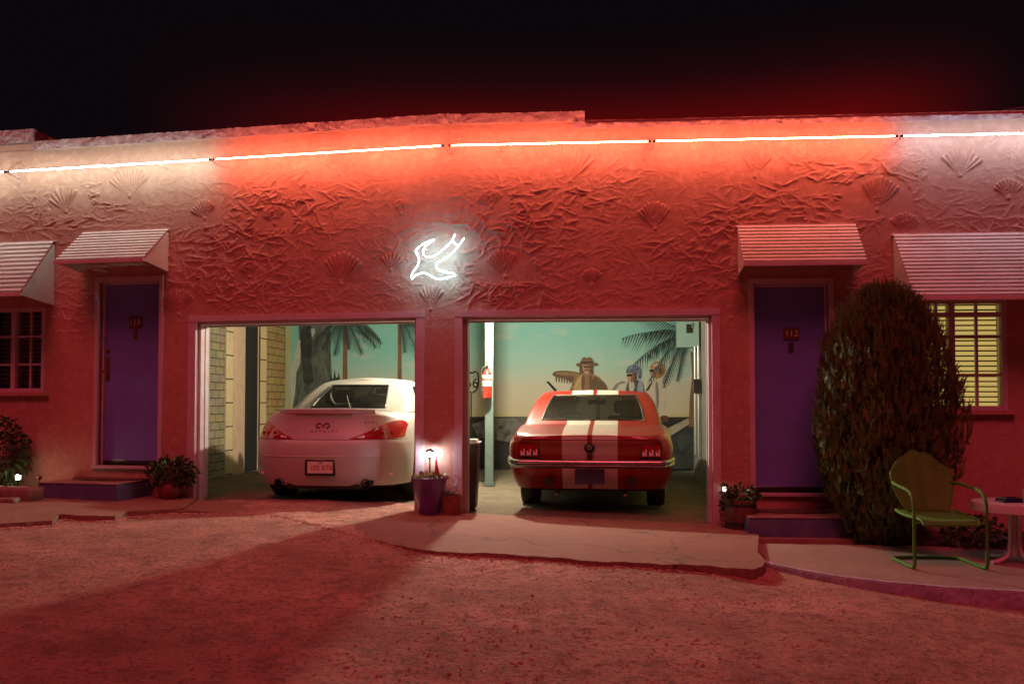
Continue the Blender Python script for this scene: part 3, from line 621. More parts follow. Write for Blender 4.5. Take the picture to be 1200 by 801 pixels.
# generic riders
def rider(name,lab,shapes):
    o=None
    for k,(nm,pts,c) in enumerate(shapes):
        q=flat(nm if o else name,pts,pal[c],o or MR,.006+.0015*k,True,True)
        if o is None: o=q; o['label']=lab
fringe=[('fringe',[(651+3.2*k,439.5),(653+3.2*k,439.8),(652.6+3.2*k,447+k*.4),(651.2+3.2*k,446+k*.4)],'shade') for k in range(7)]
rider('painted_rider','painted rider in a brown hat and tan jacket',[
 ('arm',[(680,438),(668,434.5),(653,434.5),(647.5,437.5),(650,441),(662,444),(675,449)],'shade')]+fringe+[
 ('arm_light',[(679,438.5),(668,436),(655,436.2),(651,438),(664,439.6),(676,442)],'tan'),
 ('hair',[(681,425),(693.5,425),(695.5,433),(694,440),(680.5,440),(679,433)],'brown'),
 ('body',[(669,460),(672,446),(677,440),(684,437.5),(691,437.5),(699,440),(704.5,445),(708,460),(690,466)],'tan'),
 ('body_light',[(673,458),(675,446),(679,441),(683.5,439.5),(681,449),(681,460)],'lite'),
 ('body_shade',[(696,441),(702,446),(705,460),(697,460),(694,450)],'shade'),
 ('shirt',[(683.5,438.5),(692,438.5),(691,450),(689,461),(684.5,461)],'skind'),
 ('lapel',[(683,438),(685.5,444),(684.4,456),(682.4,456),(681,446)],'shade'),
 ('lapel',[(692,438),(690.4,445),(691.6,456),(693.4,456),(694.5,446)],'shade'),
 ('arm',[(703,445),(709,449),(712,458),(706,460),(702,452)],'shade'),
 ('neck',[(684.5,434),(690.5,434),(691,440.5),(687.5,442.5),(684,440.5)],'skind'),
 ('face',[(683.2,427),(687,425.6),(691.6,427),(692,432),(690.4,436.4),(687.6,438.2),(684.8,436.4),(683,432)],'skin'),
 ('cheek_shade',[(690,428),(691.8,428),(691.8,432.5),(690,436.4),(689,437),(690.2,432)],'skind'),
 ('nose',[(687,429.6),(688.2,429.6),(688.9,432.4),(686.8,432.4)],'skind'),
 ('glasses',[(683.6,428.9),(686.9,428.7),(686.7,430.6),(684.2,430.7)],'dk'),
 ('glasses',[(688.1,428.7),(691.5,428.9),(691,430.7),(688.3,430.6)],'dk'),
 ('moustache',[(683.9,435.2),(685.2,433),(687.6,432.6),(690.2,433),(691.4,435.2),(690,434.5),(687.6,433.8),(685.2,434.5)],'brown'),
 ('hat_crown',[(681,426),(681.4,421.4),(684,418.4),(688,419.2),(691.6,418.4),(694,421.4),(694.8,426)],'hat'),
 ('hat_band',[(681,424),(694.6,424),(694.9,426),(680.9,426)],'dk'),
 ('hat_brim',[(674.8,426.4),(680,425.2),(688,425.6),(695,425),(700.4,425.6),(698,428.4),(692.6,427.4),(687.6,427.8),(682.6,427.6),(677,429.2)],'hat')])
rider('painted_rider','painted rider in a blue helmet and navy jacket',[
 ('body',[(735,449),(741,444),(752,447),(755,455),(755,472),(733,472)],'navy'),
 ('collar',[(737,445),(742,444),(743,456),(738,458)],'cream'),
 ('face',[(735,438),(743,437),(743,445),(739,447.5),(735.5,445)],'skin'),
 ('glasses',[(734.6,438.6),(741,438.2),(741,440.4),(735,440.8)],'dk'),
 ('hair',[(741.5,436),(746,436),(746,446),(741.5,447)],'brown'),
 ('face_shade',[(739.5,441),(742.5,439),(742,446),(739,447.4)],'skind'),
 ('sleeve',[(748,448),(753,449),(754,470),(746,472)],'ltblue'),
 ('helmet',[(734,437),(735,431),(739,428),(745,427.5),(750,430),(752,435),(751,443),(748,443.5),(747,437.5),(742,436.5)],'blue'),
 ('helmet_shine',[(736.4,431.5),(739.6,429.2),(741,430),(738,432.8)],'ltblue')])
rider('painted_rider','painted rider in a gold helmet and pale shirt',[
 ('body',[(757,452),(764,445),(776,444),(780,452),(781,474),(772,490),(758,486)],'cream'),
 ('arm',[(776,446),(782,434),(787,428),(785,436),(779,450)],'grey'),
 ('face',[(762,431),(769,430),(769,440),(765,443),(762,439)],'skin'),
 ('glasses',[(761.5,433),(768,432.6),(768,435.4),(762,435.6)],'dk'),
 ('helmet',[(761.5,431),(764,426),(770,423.5),(777,426),(779.5,432),(778,439),(773,442.5),(768,443.5),(770,437),(769,431)],'gold'),
 ('face_shade',[(766,432),(769,431),(769,440),(765,443),(765.4,438)],'skind'),
 ('shirt_fold',[(768,450),(770.5,449),(772,470),(769.5,478)],'grey'),
 ('helmet_shine',[(765,428),(769,425.4),(772,426),(767.5,429.4)],'cream'),
 ('helmet_flap',blob(774,435,2.6,3.4,10,.05),'brown')])
for k,(pts,c) in enumerate([([(640,447),(643,446.5),(653,457),(650,458.5)],'dk'),([(716,458),(721,450),(729,446),(735,448),(726,450),(720,458)],'grey'),([(756,458),(762,449),(765,447),(760,457)],'dk'),
    ([(652,470),(672,463),(690,466),(700,475),(694,492),(660,493),(648,485)],'dk'),([(700,470),(722,465),(735,470),(740,484),(720,492),(702,490)],'blue'),([(735,470),(758,468),(768,480),(760,494),(738,494)],'dk'),
    (blob(692,478,4,6),'chrome'),(blob(660,478,5,5),'chrome'),([(664,466),(690,464),(690,467),(664,469)],'chrome')]):
    o=flat('painted_motorcycle',pts,pal[c],MR,.008+.0015*k); 
# painted palm on the right and shield sign on the left
def frond(cx,cy,ang,L,droop,mm,parent,n=22,wd=.36,d=.010,seed=0):
    """one palm frond: rib with comb of drooping leaflets, in pixels of the survey"""
    r=random.Random(seed); b=MB(); nn=BN+d
    def put(p): u,z=bk(*p); return wr(u,nn,z)
    pts=[]
    for k in range(n+1):
        t=k/n; pts.append((cx+math.cos(ang)*L*t, cy-math.sin(ang)*L*t+droop*L*t*t))
    for k in range(n):
        p,q=pts[k],pts[k+1]; tx,ty=q[0]-p[0],q[1]-p[1]; l=math.hypot(tx,ty)+1e-6; nx,ny=-ty/l,tx/l
        b.add([put(p),put(q),put((q[0]+nx*.5,q[1]+ny*.5)),put((p[0]+nx*.5,p[1]+ny*.5))],[(0,1,2,3)])
        for s in (1,-1):
            ll=L*wd*(.35+.65*math.sin(math.pi*min(1,.15+.85*k/n)))*r.uniform(.7,1.1)
            dx=nx*s*ll*.55+tx/l*ll*.6; dy=ny*s*ll*.45+ty/l*ll*.6+ll*.45
            wv=.55
            b.add([put(p),put((p[0]+tx*wv,p[1]+ty*wv)),put((p[0]+dx,p[1]+dy))],[(0,1,2)])
    return obj('painted_frond',b,mm,parent,smooth=None)
tr=flat('painted_trunk',[(809,412),(815,412),(816,440),(814,470),(814,500),(807,500),(808,470),(811,440)],pal['trunk'],MR,.009)
for k,(a,L,dr) in enumerate([(2.9,82,.30),(2.6,70,.20),(3.2,66,.50),(3.5,50,.75),(2.2,50,.1),(3.9,42,.8),(4.3,36,.6),(.6,40,.3),(1.2,40,.1),(3.05,50,.62),(2.75,60,.4)]):
    frond(808,392,a,L,dr,pal['green'],MR,d=.010+.0012*k,seed=k,wd=.34)
b=MB(); b.box(GRt-.005,GRt-.001,-4.2,-.3,.55,2.5,f=wr); obj('painted_lit_edge',b,P_('edge',(.42,.40,.10),(.30,.34,.12),scale=4),MR,smooth=None)  # lamplight on the side wall painted in as a yellow strip
sh=[(546,437),(549,435),(553,437),(557,435),(560,437),(561,446),(560,453),(557,458),(553,460),(549,458),(546,453),(545,446)]
cu=MB(); P_l=[wr(bk(x,y)[0],BN+.008,bk(x,y)[1]) for x,y in sh]; cu.tube(P_l,.012,5,closed=True); so_=obj('painted_shield',cu,pal['dk'],MR,smooth=None)
uu,zz=bk(553.6,449); 
lettering('painted_numerals','66',.24,pal['dk'],MR,Matrix.Translation(Vector(wr(uu-.01,BN+.006,zz)))@Matrix.Rotation(-aR,4,'Z')@FACE,.001)
flat('painted_sign_post',[(551.5,461),(553,461),(553,489),(551.5,489)],pal['dk'],MR,.007)

ML=thing('wall_mural','mural of palms and a dark cliff under a teal sky behind the white car','mural',K)
skyL=sky_paint('lagoon_sky_paint',[(0,(.46,.42,.34)),(.35,(.50,.47,.38)),(.60,(.32,.50,.43)),(1,(.19,.47,.42))],1.05,2.05)
flat('painted_sky',[(GL+.004,.02),(-.704,.02),(-.704,2.55),(GL+.004,2.55)],skyL,ML,.003,False)
cliff=paint('cliff_paint',(.050,.065,.055),(.15,.17,.14),3.5,stretch=(6,1,1.2))
flat('painted_cliff',[(343,560),(343,478),(346,458),(348,430),(351,404),(350,384),(352,366),(396,366),(391,380),(387,386),(388,420),(389,440),(391,452),(405,462),(420,560)],cliff,ML,.005)
flat('painted_cave',[(353,380),(357,374),(364,378),(366,400),(365,424),(368,446),(362,452),(356,448),(354,424),(352,404)],P_('gloom',(.018,.022,.020),(.05,.06,.05),scale=6),ML,.007)
flat('painted_fall',[(376,378),(381,378),(383,462),(377,462)],P_('streak',(.13,.14,.12),(.06,.075,.065),scale=9),ML,.0065)
flat('painted_spray',blob(366,389,3,5,14,.3),P_('spray',(.34,.46,.42)),ML,.007); flat('painted_spray',[(349,400),(353,397),(352,425),(346,440),(343,470),(339,470),(342,430)],P_('mist',(.46,.48,.40)),ML,.0065)
for k,(x,y) in enumerate([(392,446),(397,449),(388,452)]):
    flat('painted_shrub',[(x-4,y+10),(x-3,y+2),(x-5,y-2),(x-1,y-3),(x,y-14),(x+2,y-4),(x+6,y-4),(x+4,y+2),(x+7,y+10)],pal['green'],ML,.008+.001*k)
for (x,wd_,cx,cy) in ((404.5,5,404,372),(468.5,4.5,469,372)):
    flat('painted_trunk',[(x-wd_*.35,366),(x+wd_*.35,366),(x+wd_*.6,452),(x-wd_*.6,452)],pal['trunk'],ML,.009)
    for k,(a,L,dr) in enumerate([(-.5,40,.35),(-1.0,36,.3),(-1.9,34,.3),(-2.4,34,.4),(-.2,42,.5),(3.4,36,.6),(-1.4,30,.2),(.1,40,.75)]):
        if x>450 and k in(2,3,5): continue
        frond(cx,cy,a,L*(1.05 if x<450 else 1.15),dr,pal['green'],ML,d=.010+.0012*k,seed=k+30,wd=.40)
# left side wall: painted brick piers, cream blocks and a dark doorway
def S(x,y):            # pixel on the plane u = GL -> (depth n, z)
    r=ray(x,y); cu_=KX+UR[0]*GL, YK+UR[1]*GL
    t=(cu_[0]*UR[0]+cu_[1]*UR[1])/(r[0]*UR[0]+r[1]*UR[1]); X,Y,Z=r[0]*t,r[1]*t,HC+r[2]*t
    return ((X-cu_[0])*NR[0]+(Y-cu_[1])*NR[1], Z)
MS=thing('wall_mural','mural of brick piers, cream blocks and a dark doorway on the side wall','mural',K)
def sbox(name,x0,x1,m,d,z0=-.05,z1=2.55):
    n0,n1=S(x0,430)[0],S(x1,430)[0]; b=MB(); b.box(GL+.002,GL+d,min(n0,n1),max(n0,n1),z0,z1,f=wr); return obj(name,b,m,MS,smooth=None)
def brick(name,c1,c2,mo,sc):
    m=mat(name,c1,.8); nt=m.node_tree; b=nt.nodes['Principled BSDF']; tc=nt.nodes.new('ShaderNodeTexCoord'); sx=nt.nodes.new('ShaderNodeSeparateXYZ'); cb=nt.nodes.new('ShaderNodeCombineXYZ')
    nt.links.new(tc.outputs['Object'],sx.inputs[0]); nt.links.new(sx.outputs[1],cb.inputs[0]); nt.links.new(sx.outputs[2],cb.inputs[1])
    t=nt.nodes.new('ShaderNodeTexBrick'); t.inputs['Color1'].default_value=(*c1,1); t.inputs['Color2'].default_value=(*c2,1); t.inputs['Mortar'].default_value=(*mo,1); t.inputs['Scale'].default_value=sc; t.inputs['Mortar Size'].default_value=.018; t.inputs['Brick Width'].default_value=.62; t.inputs['Row Height'].default_value=.25
    nt.links.new(cb.outputs[0],t.inputs['Vector']); n=nt.nodes.new('ShaderNodeTexNoise'); n.inputs['Scale'].default_value=7; nt.links.new(tc.outputs['Object'],n.inputs['Vector'])
    mx=nt.nodes.new('ShaderNodeMix'); mx.data_type='RGBA'; mx.blend_type='MULTIPLY'; mx.inputs['Factor'].default_value=.7; nt.links.new(t.outputs['Color'],mx.inputs['A']); nt.links.new(n.outputs['Color'],mx.inputs['B']); nt.links.new(mx.outputs['Result'],b.inputs['Base Color']); return m
bk1=brick('grey_brick_paint',(.36,.30,.20),(.44,.36,.22),(.10,.085,.06),2.3); bk2=brick('ochre_brick_paint',(.50,.32,.13),(.56,.40,.15),(.16,.10,.06),2.1)
cream=P_('pier_cream',(.62,.50,.28),(.56,.42,.24),scale=3); pinkc=P_('pier_pink',(.58,.40,.28))
sbox('painted_brick_pier',200,263.5,bk1,.006); sbox('painted_cream_blocks',264.5,273,cream,.006); sbox('painted_panel',273.2,287,pinkc,.0055)
sbox('painted_doorway',287.2,304.5,pal['dk'],.006); sbox('painted_door_edge',301.5,302.8,pinkc,.008); sbox('painted_cream_blocks',304.7,312,cream,.006); sbox('painted_brick_pier',312.3,334,bk2,.006)
for z in [k*.335+.12 for k in range(8)]:
    for x0,x1 in ((264.5,273),(304.7,312)): sbox('painted_joint',x0,x1,pal['dk'],.0075,z,z+.016)
sbox('painted_foliage',334.3,347,paint('lagoon_edge_paint',(.40,.46,.34),(.42,.36,.06),2.2),.005)

# ------------------------------------------------------------------ garage things
o=G(573.5,569,gz(-.3)); o=(-.305,11.92)
b=MB(); b.box(-.056,.056,-.056,.056,0,2.56); ps=obj('support_post',b,M['mint'],None,smooth=None,bevel=.006,loc=(o[0],o[1],gz(o[0])-.012),rz=-aR); tag(ps,'pale green square support post between the two parked cars','post')
b=MB(); b.box(-.075,.075,-.075,.075,0,.05); obj('base_plate',b,M['mint'],ps,smooth=None,bevel=.005)
ex=thing('fire_extinguisher','red fire extinguisher with cream labels hanging on the pale green post','fire extinguisher',(o[0]-.03,o[1]-.135,1.20),-aR)
b=MB(); b.lathe([(.0,0),(.058,0),(.062,.012),(.062,.30),(.055,.335),(.03,.36),(.022,.375),(.022,.39)],seg=20); obj('cylinder',b,M['extred'],ex)
b=MB(); b.lathe([(.0628,.155),(.0632,.16),(.0632,.225),(.0628,.23)],seg=20); obj('label_band',b,M['paper'],ex)
b=MB(); b.lathe([(.0628,.255),(.0632,.257),(.0632,.30),(.0625,.303)],seg=20); obj('label_band',b,M['paper'],ex)
b=MB(); b.box(-.018,.018,-.018,.018,.39,.42); b.tube([(0,0,.415),(0,-.08,.44)],.008,6); b.tube([(0,0,.43),(0,-.085,.47)],.007,6); obj('valve_handle',b,M['blackpl'],ex)
b=MB(); b.tube(smooth_path([(.0,0,.40),(-.05,-.01,.41),(-.075,-.02,.34),(-.07,-.03,.22),(-.068,-.03,.14)],4),.010,8); b.tube([(-.068,-.03,.14),(-.068,-.03,.08)],[.012,.02],8); obj('hose',b,M['black'],ex)
b=MB(); b.box(-.02,.02,.04,.072,.10,.36); obj('bracket',b,M['blackpl'],ex,smooth=None)
# electrical box and conduits on the right wall corner
u,z=bk(810,382); q=wrw(GRt-.21,-5.2,2.02)
eb=thing('electrical_box','green grey electrical box high in the garage corner above the painted palm','electrical box',q,-aR)
b=MB(); b.box(-.16,.18,-.10,.10,-.02,.42); obj('case',b,M['grey'],eb,smooth=None,bevel=.006)
b=MB(); b.box(-.02,.08,-.108,-.10,.20,.34); obj('cover',b,M['blackpl'],eb,smooth=None,bevel=.002)
b=MB(); b.box(.06,.075,-.125,-.10,.28,.36); obj('latch',b,M['steel'],eb,smooth=None)
q=wrw(GRt-.05,-5.1,0)
cd=thing('conduit','grey conduit pipes with a switch box running down the garage corner','conduit',q,-aR)
for k in (0,.05):
    b=MB(); b.tube([(-k,k*.3,.3),(-k,k*.3,2.02)],.016,8); obj('pipe',b,M['galv'],cd)
b=MB(); b.box(-.075,.03,-.07,-.017,1.28,1.50); obj('switch_box',b,M['blackpl'],cd,smooth=None,bevel=.004)
# bin behind the pillar
q=(-.49,9.28)
bn=thing('rubbish_bin','dark brown bin with a pale lid standing behind the pillar','bin',(q[0],q[1],gz(q[0])),-aR)
b=MB()
for (z,a) in ((0,.115),(.02,.12),(.68,.145)): pass
b.add([(sx_*a,sy_*a,z) for (z,a) in ((0,.115),(.68,.145)) for sx_,sy_ in ((-1,-1),(1,-1),(1,1),(-1,1))],[(3,2,1,0),(4,5,6,7)]+[(i,(i+1)%4,(i+1)%4+4,i+4) for i in range(4)]); obj('body',b,M['bin'],bn,smooth=None,bevel=.012)
b=MB(); b.box(-.16,.16,-.16,.16,.682,.70); b.box(-.13,.13,-.13,.13,.70,.725); obj('lid',b,M['pinkwhite'],bn,smooth=None,bevel=.008)
# garage lamp hung by the post: bare bulb under the ceiling
lp=thing('ceiling_lamp','bare bulb hanging from the garage ceiling in front of the post','lamp',(-.27,11.0,2.50))
b=MB(); b.lathe([(.03,.0),(.032,.05),(.025,.06)],seg=14); b.tube([(0,0,.055),(0,0,.07)],.006,6); obj('socket',b,M['blackpl'],lp)
b=MB(); b.lathe([(.0,-.10),(.022,-.094),(.036,-.07),(.038,-.05),(.03,-.022),(.018,0)],seg=16); obj('glass_bulb',b,emis('garage_bulb',(1.,.90,.66),60),lp)
L=bpy.data.lights.new('garage_lamp','POINT'); L.energy=520; L.color=(1.,.88,.66); L.shadow_soft_size=.06
lo=bpy.data.objects.new('garage_lamp',L); COL.objects.link(lo); lo.location=(-.27,11.0,2.36)
# ------------------------------------------------------------------ cars (local frame: y forward from the rear bumper, x to the car's right)
def interp(tab, x):
    xs=[t[0] for t in tab]; 
    if x<=xs[0]: return tab[0][1]
    if x>=xs[-1]: return tab[-1][1]
    k=max(i for i in range(len(xs)) if xs[i]<=x); 
    def v(i): return tab[max(0,min(len(tab)-1,i))]
    (x1,y1),(x2,y2)=v(k),v(k+1); t=(x-x1)/(x2-x1)
    m1=(v(k+1)[1]-v(k-1)[1])/max(1e-6,(v(k+1)[0]-v(k-1)[0])); m2=(v(k+2)[1]-v(k)[1])/max(1e-6,(v(k+2)[0]-v(k)[0]))
    h=x2-x1; return (2*t**3-3*t*t+1)*y1+(t**3-2*t*t+t)*h*m1+(-2*t**3+3*t*t)*y2+(t**3-t*t)*h*m2
def car_shell(W, yr, yf, zt, sill, wheels, DR, qr, DF, qf, crown, NL_=26, M_=110, under=.02, wr_=.36, wzc=.31):
    """body below the glass: horizontal contours lofted from sill to shoulder plus a crowned deck"""
    def halfw(s,y):
        d0=(y-yr(s))/DR; d1=(yf(s)-y)/DF; w=W(s)
        a=1 if d0>=1 else max(0,1-(1-max(0,d0))**2.2)**(1/qr); c=1 if d1>=1 else max(0,1-(1-max(0,d1))**2.2)**(1/qf)
        return w*a*c
    def contour(s):
        n=700; P=[]
        for k in range(n+1):
            t=k/n; t=t*t*(3-2*t); t=t*t*(3-2*t); y=yr(s)+(yf(s)-yr(s))*t; P.append((halfw(s,y),y))
        P=np.array(P); d=np.r_[0,np.cumsum(np.hypot(*np.diff(P,axis=0).T))]
        # denser near the tail
        f=np.linspace(0,1,M_); f=f**1.0
        q=d[-1]*f; return np.c_[np.interp(q,d,P[:,0]),np.interp(q,d,P[:,1])]
    def zb(y):
        z=sill
        for wy in wheels:
            dy=abs(y-wy)
            if dy<wr_: z=max(z,wzc+math.sqrt(wr_*wr_-dy*dy))
        return z
    rows=[]
    for i in range(NL_):
        s=i/(NL_-1); C=contour(s)
        rows.append([(x,y,zb(y)+(zt(y)-zb(y))*s) for x,y in C])
    b=MB()
    for sg in (1,-1): b.grid(lambda i,j:(sg*rows[i][j][0],rows[i][j][1],rows[i][j][2]),NL_,M_)
    top=rows[-1]; KX_=14
    def deck(j,k):
        x,y,z=top[j]; t=-1+2*k/KX_; return (x*t,y,z+crown(y)*(1-t*t)*min(1,x/.5))
    b.grid(deck,M_,KX_+1)
    return b, rows, zb, halfw
def cabin(levels, wmid=None, nR=12, nC=4, nS=20):
    """levels: list of (z, half width, rear y, front y, rear bulge, front bulge, corner)"""
    rows=[]
    for (z,w_,ya,yb,br,bf,rc) in levels:
        P=[]
        for k in range(nR): a=k/nR; P.append((a*(w_-rc), ya+br*a*a, z))
        for k in range(nC): t=k/nC*math.pi/2; P.append((w_-rc+rc*math.sin(t), ya+br+rc*(1-math.cos(t)), z))
        y0=ya+br+rc; y1=yb-bf-rc
        for k in range(nS+1): t=k/nS; P.append((w_+ .0*t, y0+(y1-y0)*t, z))
        for k in range(1,nC+1): t=k/nC*math.pi/2; P.append((w_-rc+rc*math.cos(t), y1+rc*math.sin(t), z))
        for k in range(1,nR+1): a=1-k/nR; P.append((a*(w_-rc), yb-bf*a*a, z))
        rows.append(P)
    return rows
def sub(rows,i0,i1,j0,j1,out=0,both=True):
    b=MB()
    for sg in ((1,-1) if both else (1,)):
        b.grid(lambda i,j:(sg*rows[i0+i][j0+j][0],rows[i0+i][j0+j][1],rows[i0+i][j0+j][2]),i1-i0+1,j1-j0+1)
    return b
def wheel(parent, x, y, r, wdt, side, spokes=5, rimmat='steel'):
    t=MB(); prof=[(r*.66,-wdt/2),(r*.93,-wdt/2),(r,-wdt/2+.03),(r,wdt/2-.03),(r*.93,wdt/2),(r*.66,wdt/2)]
    f=lambda X,Y,Z:(x+Z,y+Y,r+X)
    t.lathe(prof,seg=36,f=f); o=obj('wheel',t,M['black'],parent,smooth=50)
    h=MB(); h.lathe([(.0,wdt/2*.7*side),(r*.60,wdt/2*.7*side),(r*.67,wdt/2*.98*side),(r*.69,wdt/2*.98*side)],seg=30,f=f)
    for k in range(spokes):
        a=2*math.pi*k/spokes; c,s_=math.cos(a),math.sin(a)
        h.tube([f(.05*c,.05*s_,wdt/2*.95*side),f(r*.62*c,r*.62*s_,wdt/2*.9*side)],[.03,.022],6)
    h.lathe([(.0,wdt/2*1.0*side),(.05,wdt/2*.98*side),(.055,wdt/2*.8*side)],seg=14,f=f)
    obj('rim',h,M[rimmat],o)
def seat(parent,x,y,z,m):
    b=MB(); b.box(x-.24,x+.24,y-.05,y+.5,z,z+.16); b.add([(x+sx_*.24*wv,y+yy,zz) for (yy,zz,wv) in ((-.06,z+.12,1),(.06,z+.12,1),(-.26,z+.62,.85),(-.17,z+.64,.85)) for sx_ in (-1,1)],[(0,1,5,4),(2,6,7,3),(4,5,7,6),(0,4,6,2),(1,3,7,5),(0,2,3,1)])
    b.box(x-.13,x+.13,y-.31,y-.22,z+.66,z+.82); obj('seat',b,m,parent,smooth=None,bevel=.02)
def stripe_mat(name, base, white, x0, x1):
    m=mat(name,base,.30,coat=.55); nt=m.node_tree; b=nt.nodes['Principled BSDF']; tc=nt.nodes.new('ShaderNodeTexCoord'); sx=nt.nodes.new('ShaderNodeSeparateXYZ'); nt.links.new(tc.outputs['Object'],sx.inputs[0])
    ab=nt.nodes.new('ShaderNodeMath'); ab.operation='ABSOLUTE'; nt.links.new(sx.outputs[0],ab.inputs[0])
    g=nt.nodes.new('ShaderNodeMath'); g.operation='GREATER_THAN'; g.inputs[1].default_value=x0; l=nt.nodes.new('ShaderNodeMath'); l.operation='LESS_THAN'; l.inputs[1].default_value=x1
    nt.links.new(ab.outputs[0],g.inputs[0]); nt.links.new(ab.outputs[0],l.inputs[0]); mu=nt.nodes.new('ShaderNodeMath'); mu.operation='MULTIPLY'; nt.links.new(g.outputs[0],mu.inputs[0]); nt.links.new(l.outputs[0],mu.inputs[1])
    mx=nt.nodes.new('ShaderNodeMix'); mx.data_type='RGBA'; mx.inputs['A'].default_value=(*base,1); mx.inputs['B'].default_value=(*white,1); nt.links.new(mu.outputs[0],mx.inputs['Factor']); nt.links.new(mx.outputs['Result'],b.inputs['Base Color']); return m
inter=mat('dark_upholstery',(.03,.026,.024),.6); interl=mat('tan_upholstery',(.20,.14,.09),.6)

# ---- red fastback with white stripes
RED=stripe_mat('red_striped_paint',(.29,.012,.006),(.66,.60,.50),.024,.285)
RC=thing('parked_car','red fastback coupe with twin white stripes parked in the garage','car',(.795,9.03,gz(.8)-.01),R_(-7.2))
zt=lambda y: interp([(0,.800),(.3,.852),(.9,.905),(1.6,.895),(2.6,.88),(3.3,.87),(4.2,.845),(4.61,.80)],y)
Wm=lambda s: interp([(0,.775),(.15,.825),(.35,.852),(.6,.862),(.8,.850),(.93,.812),(1,.775)],s)
yrm=lambda s: interp([(0,.16),(.2,.10),(.38,.07),(.44,.055),(.55,.060),(.8,.028),(.93,.0),(1,.015)],s)
b,rows,zb_,hw=car_shell(Wm,yrm,lambda s:4.55-.10*abs(s-.6),zt,.255,(.98,3.68),.22,9,.5,5,lambda y:.018,wr_=.345,wzc=.30)
obj('body',b,RED,RC,smooth=38)
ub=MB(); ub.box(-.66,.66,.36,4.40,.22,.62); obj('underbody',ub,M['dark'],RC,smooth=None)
# cabin: long sloping rear window
lv=[]
for k in range(17):
    t=k/16; z=.908+(1.285-.908)*t
    lv.append((z, interp([(0,.775),(.5,.735),(.85,.675),(1,.635)],t), interp([(0,.80),(.25,1.02),(.6,1.36),(.85,1.66),(1,1.95)],t), interp([(0,3.10),(.6,2.78),(.9,2.55),(1,2.36)],t), .085,.16,.075))
cr=cabin(lv); nJ=len(cr[0]); nR,nC,nS=12,4,20; jS=nR+nC; jE=jS+nS; jF=jE+nC
w0,w1=2,14; cW=10
cb_=MB()
for blk in (sub(cr,0,w0,0,nR),sub(cr,w1,16,0,nR),sub(cr,w0,w1,cW,nR),sub(cr,0,16,nR,jS+2),sub(cr,0,1,jS+2,jE-1),sub(cr,13,16,jS+2,jE-1),sub(cr,1,13,jS+9,jS+11),sub(cr,0,16,jE-1,jF+1),sub(cr,0,1,jF+1,nJ-1),sub(cr,14,16,jF+1,nJ-1)): cb_.add(blk.v,blk.f)
top=cr[-1]
cb_.grid(lambda j,k:(top[j][0]*(-1+2*k/12),top[j][1],top[j][2]+.022*(1-(-1+2*k/12)**2)*min(1,top[j][0]/.3)),nJ,13)
obj('roof',cb_,RED,RC,smooth=45)
rw_=obj('rear_window',sub(cr,w0,w1,0,cW),M['carglass'],RC,smooth=60)
def border(rows,i0,i1,j1,r):
    L_=[rows[i0][j] for j in range(j1+1)]+[rows[i][j1] for i in range(i0+1,i1+1)]+[rows[i1][j] for j in range(j1-1,-1,-1)]
    L_=L_+[(-x,y,z) for (x,y,z) in L_[::-1]][1:-1]
    b=MB(); b.tube(L_,r,6,closed=True); return b
obj('window_trim',border(cr,w0,w1,cW,.011),M['chrome'],rw_,smooth=60)
obj('side_window',sub(cr,1,13,jS+2,jS+9),M['carglass'],RC,smooth=60); obj('side_window',sub(cr,1,13,jS+11,jE-1),M['carglass'],RC,smooth=60)
obj('windshield',sub(cr,1,14,jF+1,nJ-1),M['carglass'],RC,smooth=60)
# inside
fl=MB(); fl.box(-.70,.70,.75,3.2,.60,.64); fl.box(-.66,.66,.70,1.55,.80,.84); obj('cabin_floor',fl,inter,RC,smooth=None)
seat(RC,-.36,2.15,.36,inter); seat(RC,.36,2.15,.36,inter)
dh=MB(); dh.box(-.68,.68,2.88,3.12,.70,.885); obj('dashboard',dh,inter,RC,smooth=None,bevel=.02)
st=MB(); st.tube([(-.36+.19*math.cos(a),2.76+.05*math.sin(a),.86+.17*math.sin(a)) for a in [2*math.pi*k/24 for k in range(24)]],.012,6,closed=True); st.tube([(-.54,2.76,.86),(-.18,2.76,.86)],.010,6); obj('steering_wheel',st,inter,RC)
mi=MB(); mi.box(-.11,.11,2.60,2.62,1.13,1.19); mi.tube([(0,2.61,1.19),(0,2.56,1.24)],.007,6); obj('mirror',mi,M['blackpl'],RC,smooth=None,bevel=.004)
pc=MB(); pc.box(-.60,.0,.98,1.40,.842,.88); obj('parcel_shelf',pc,interl,RC,smooth=None,bevel=.02)
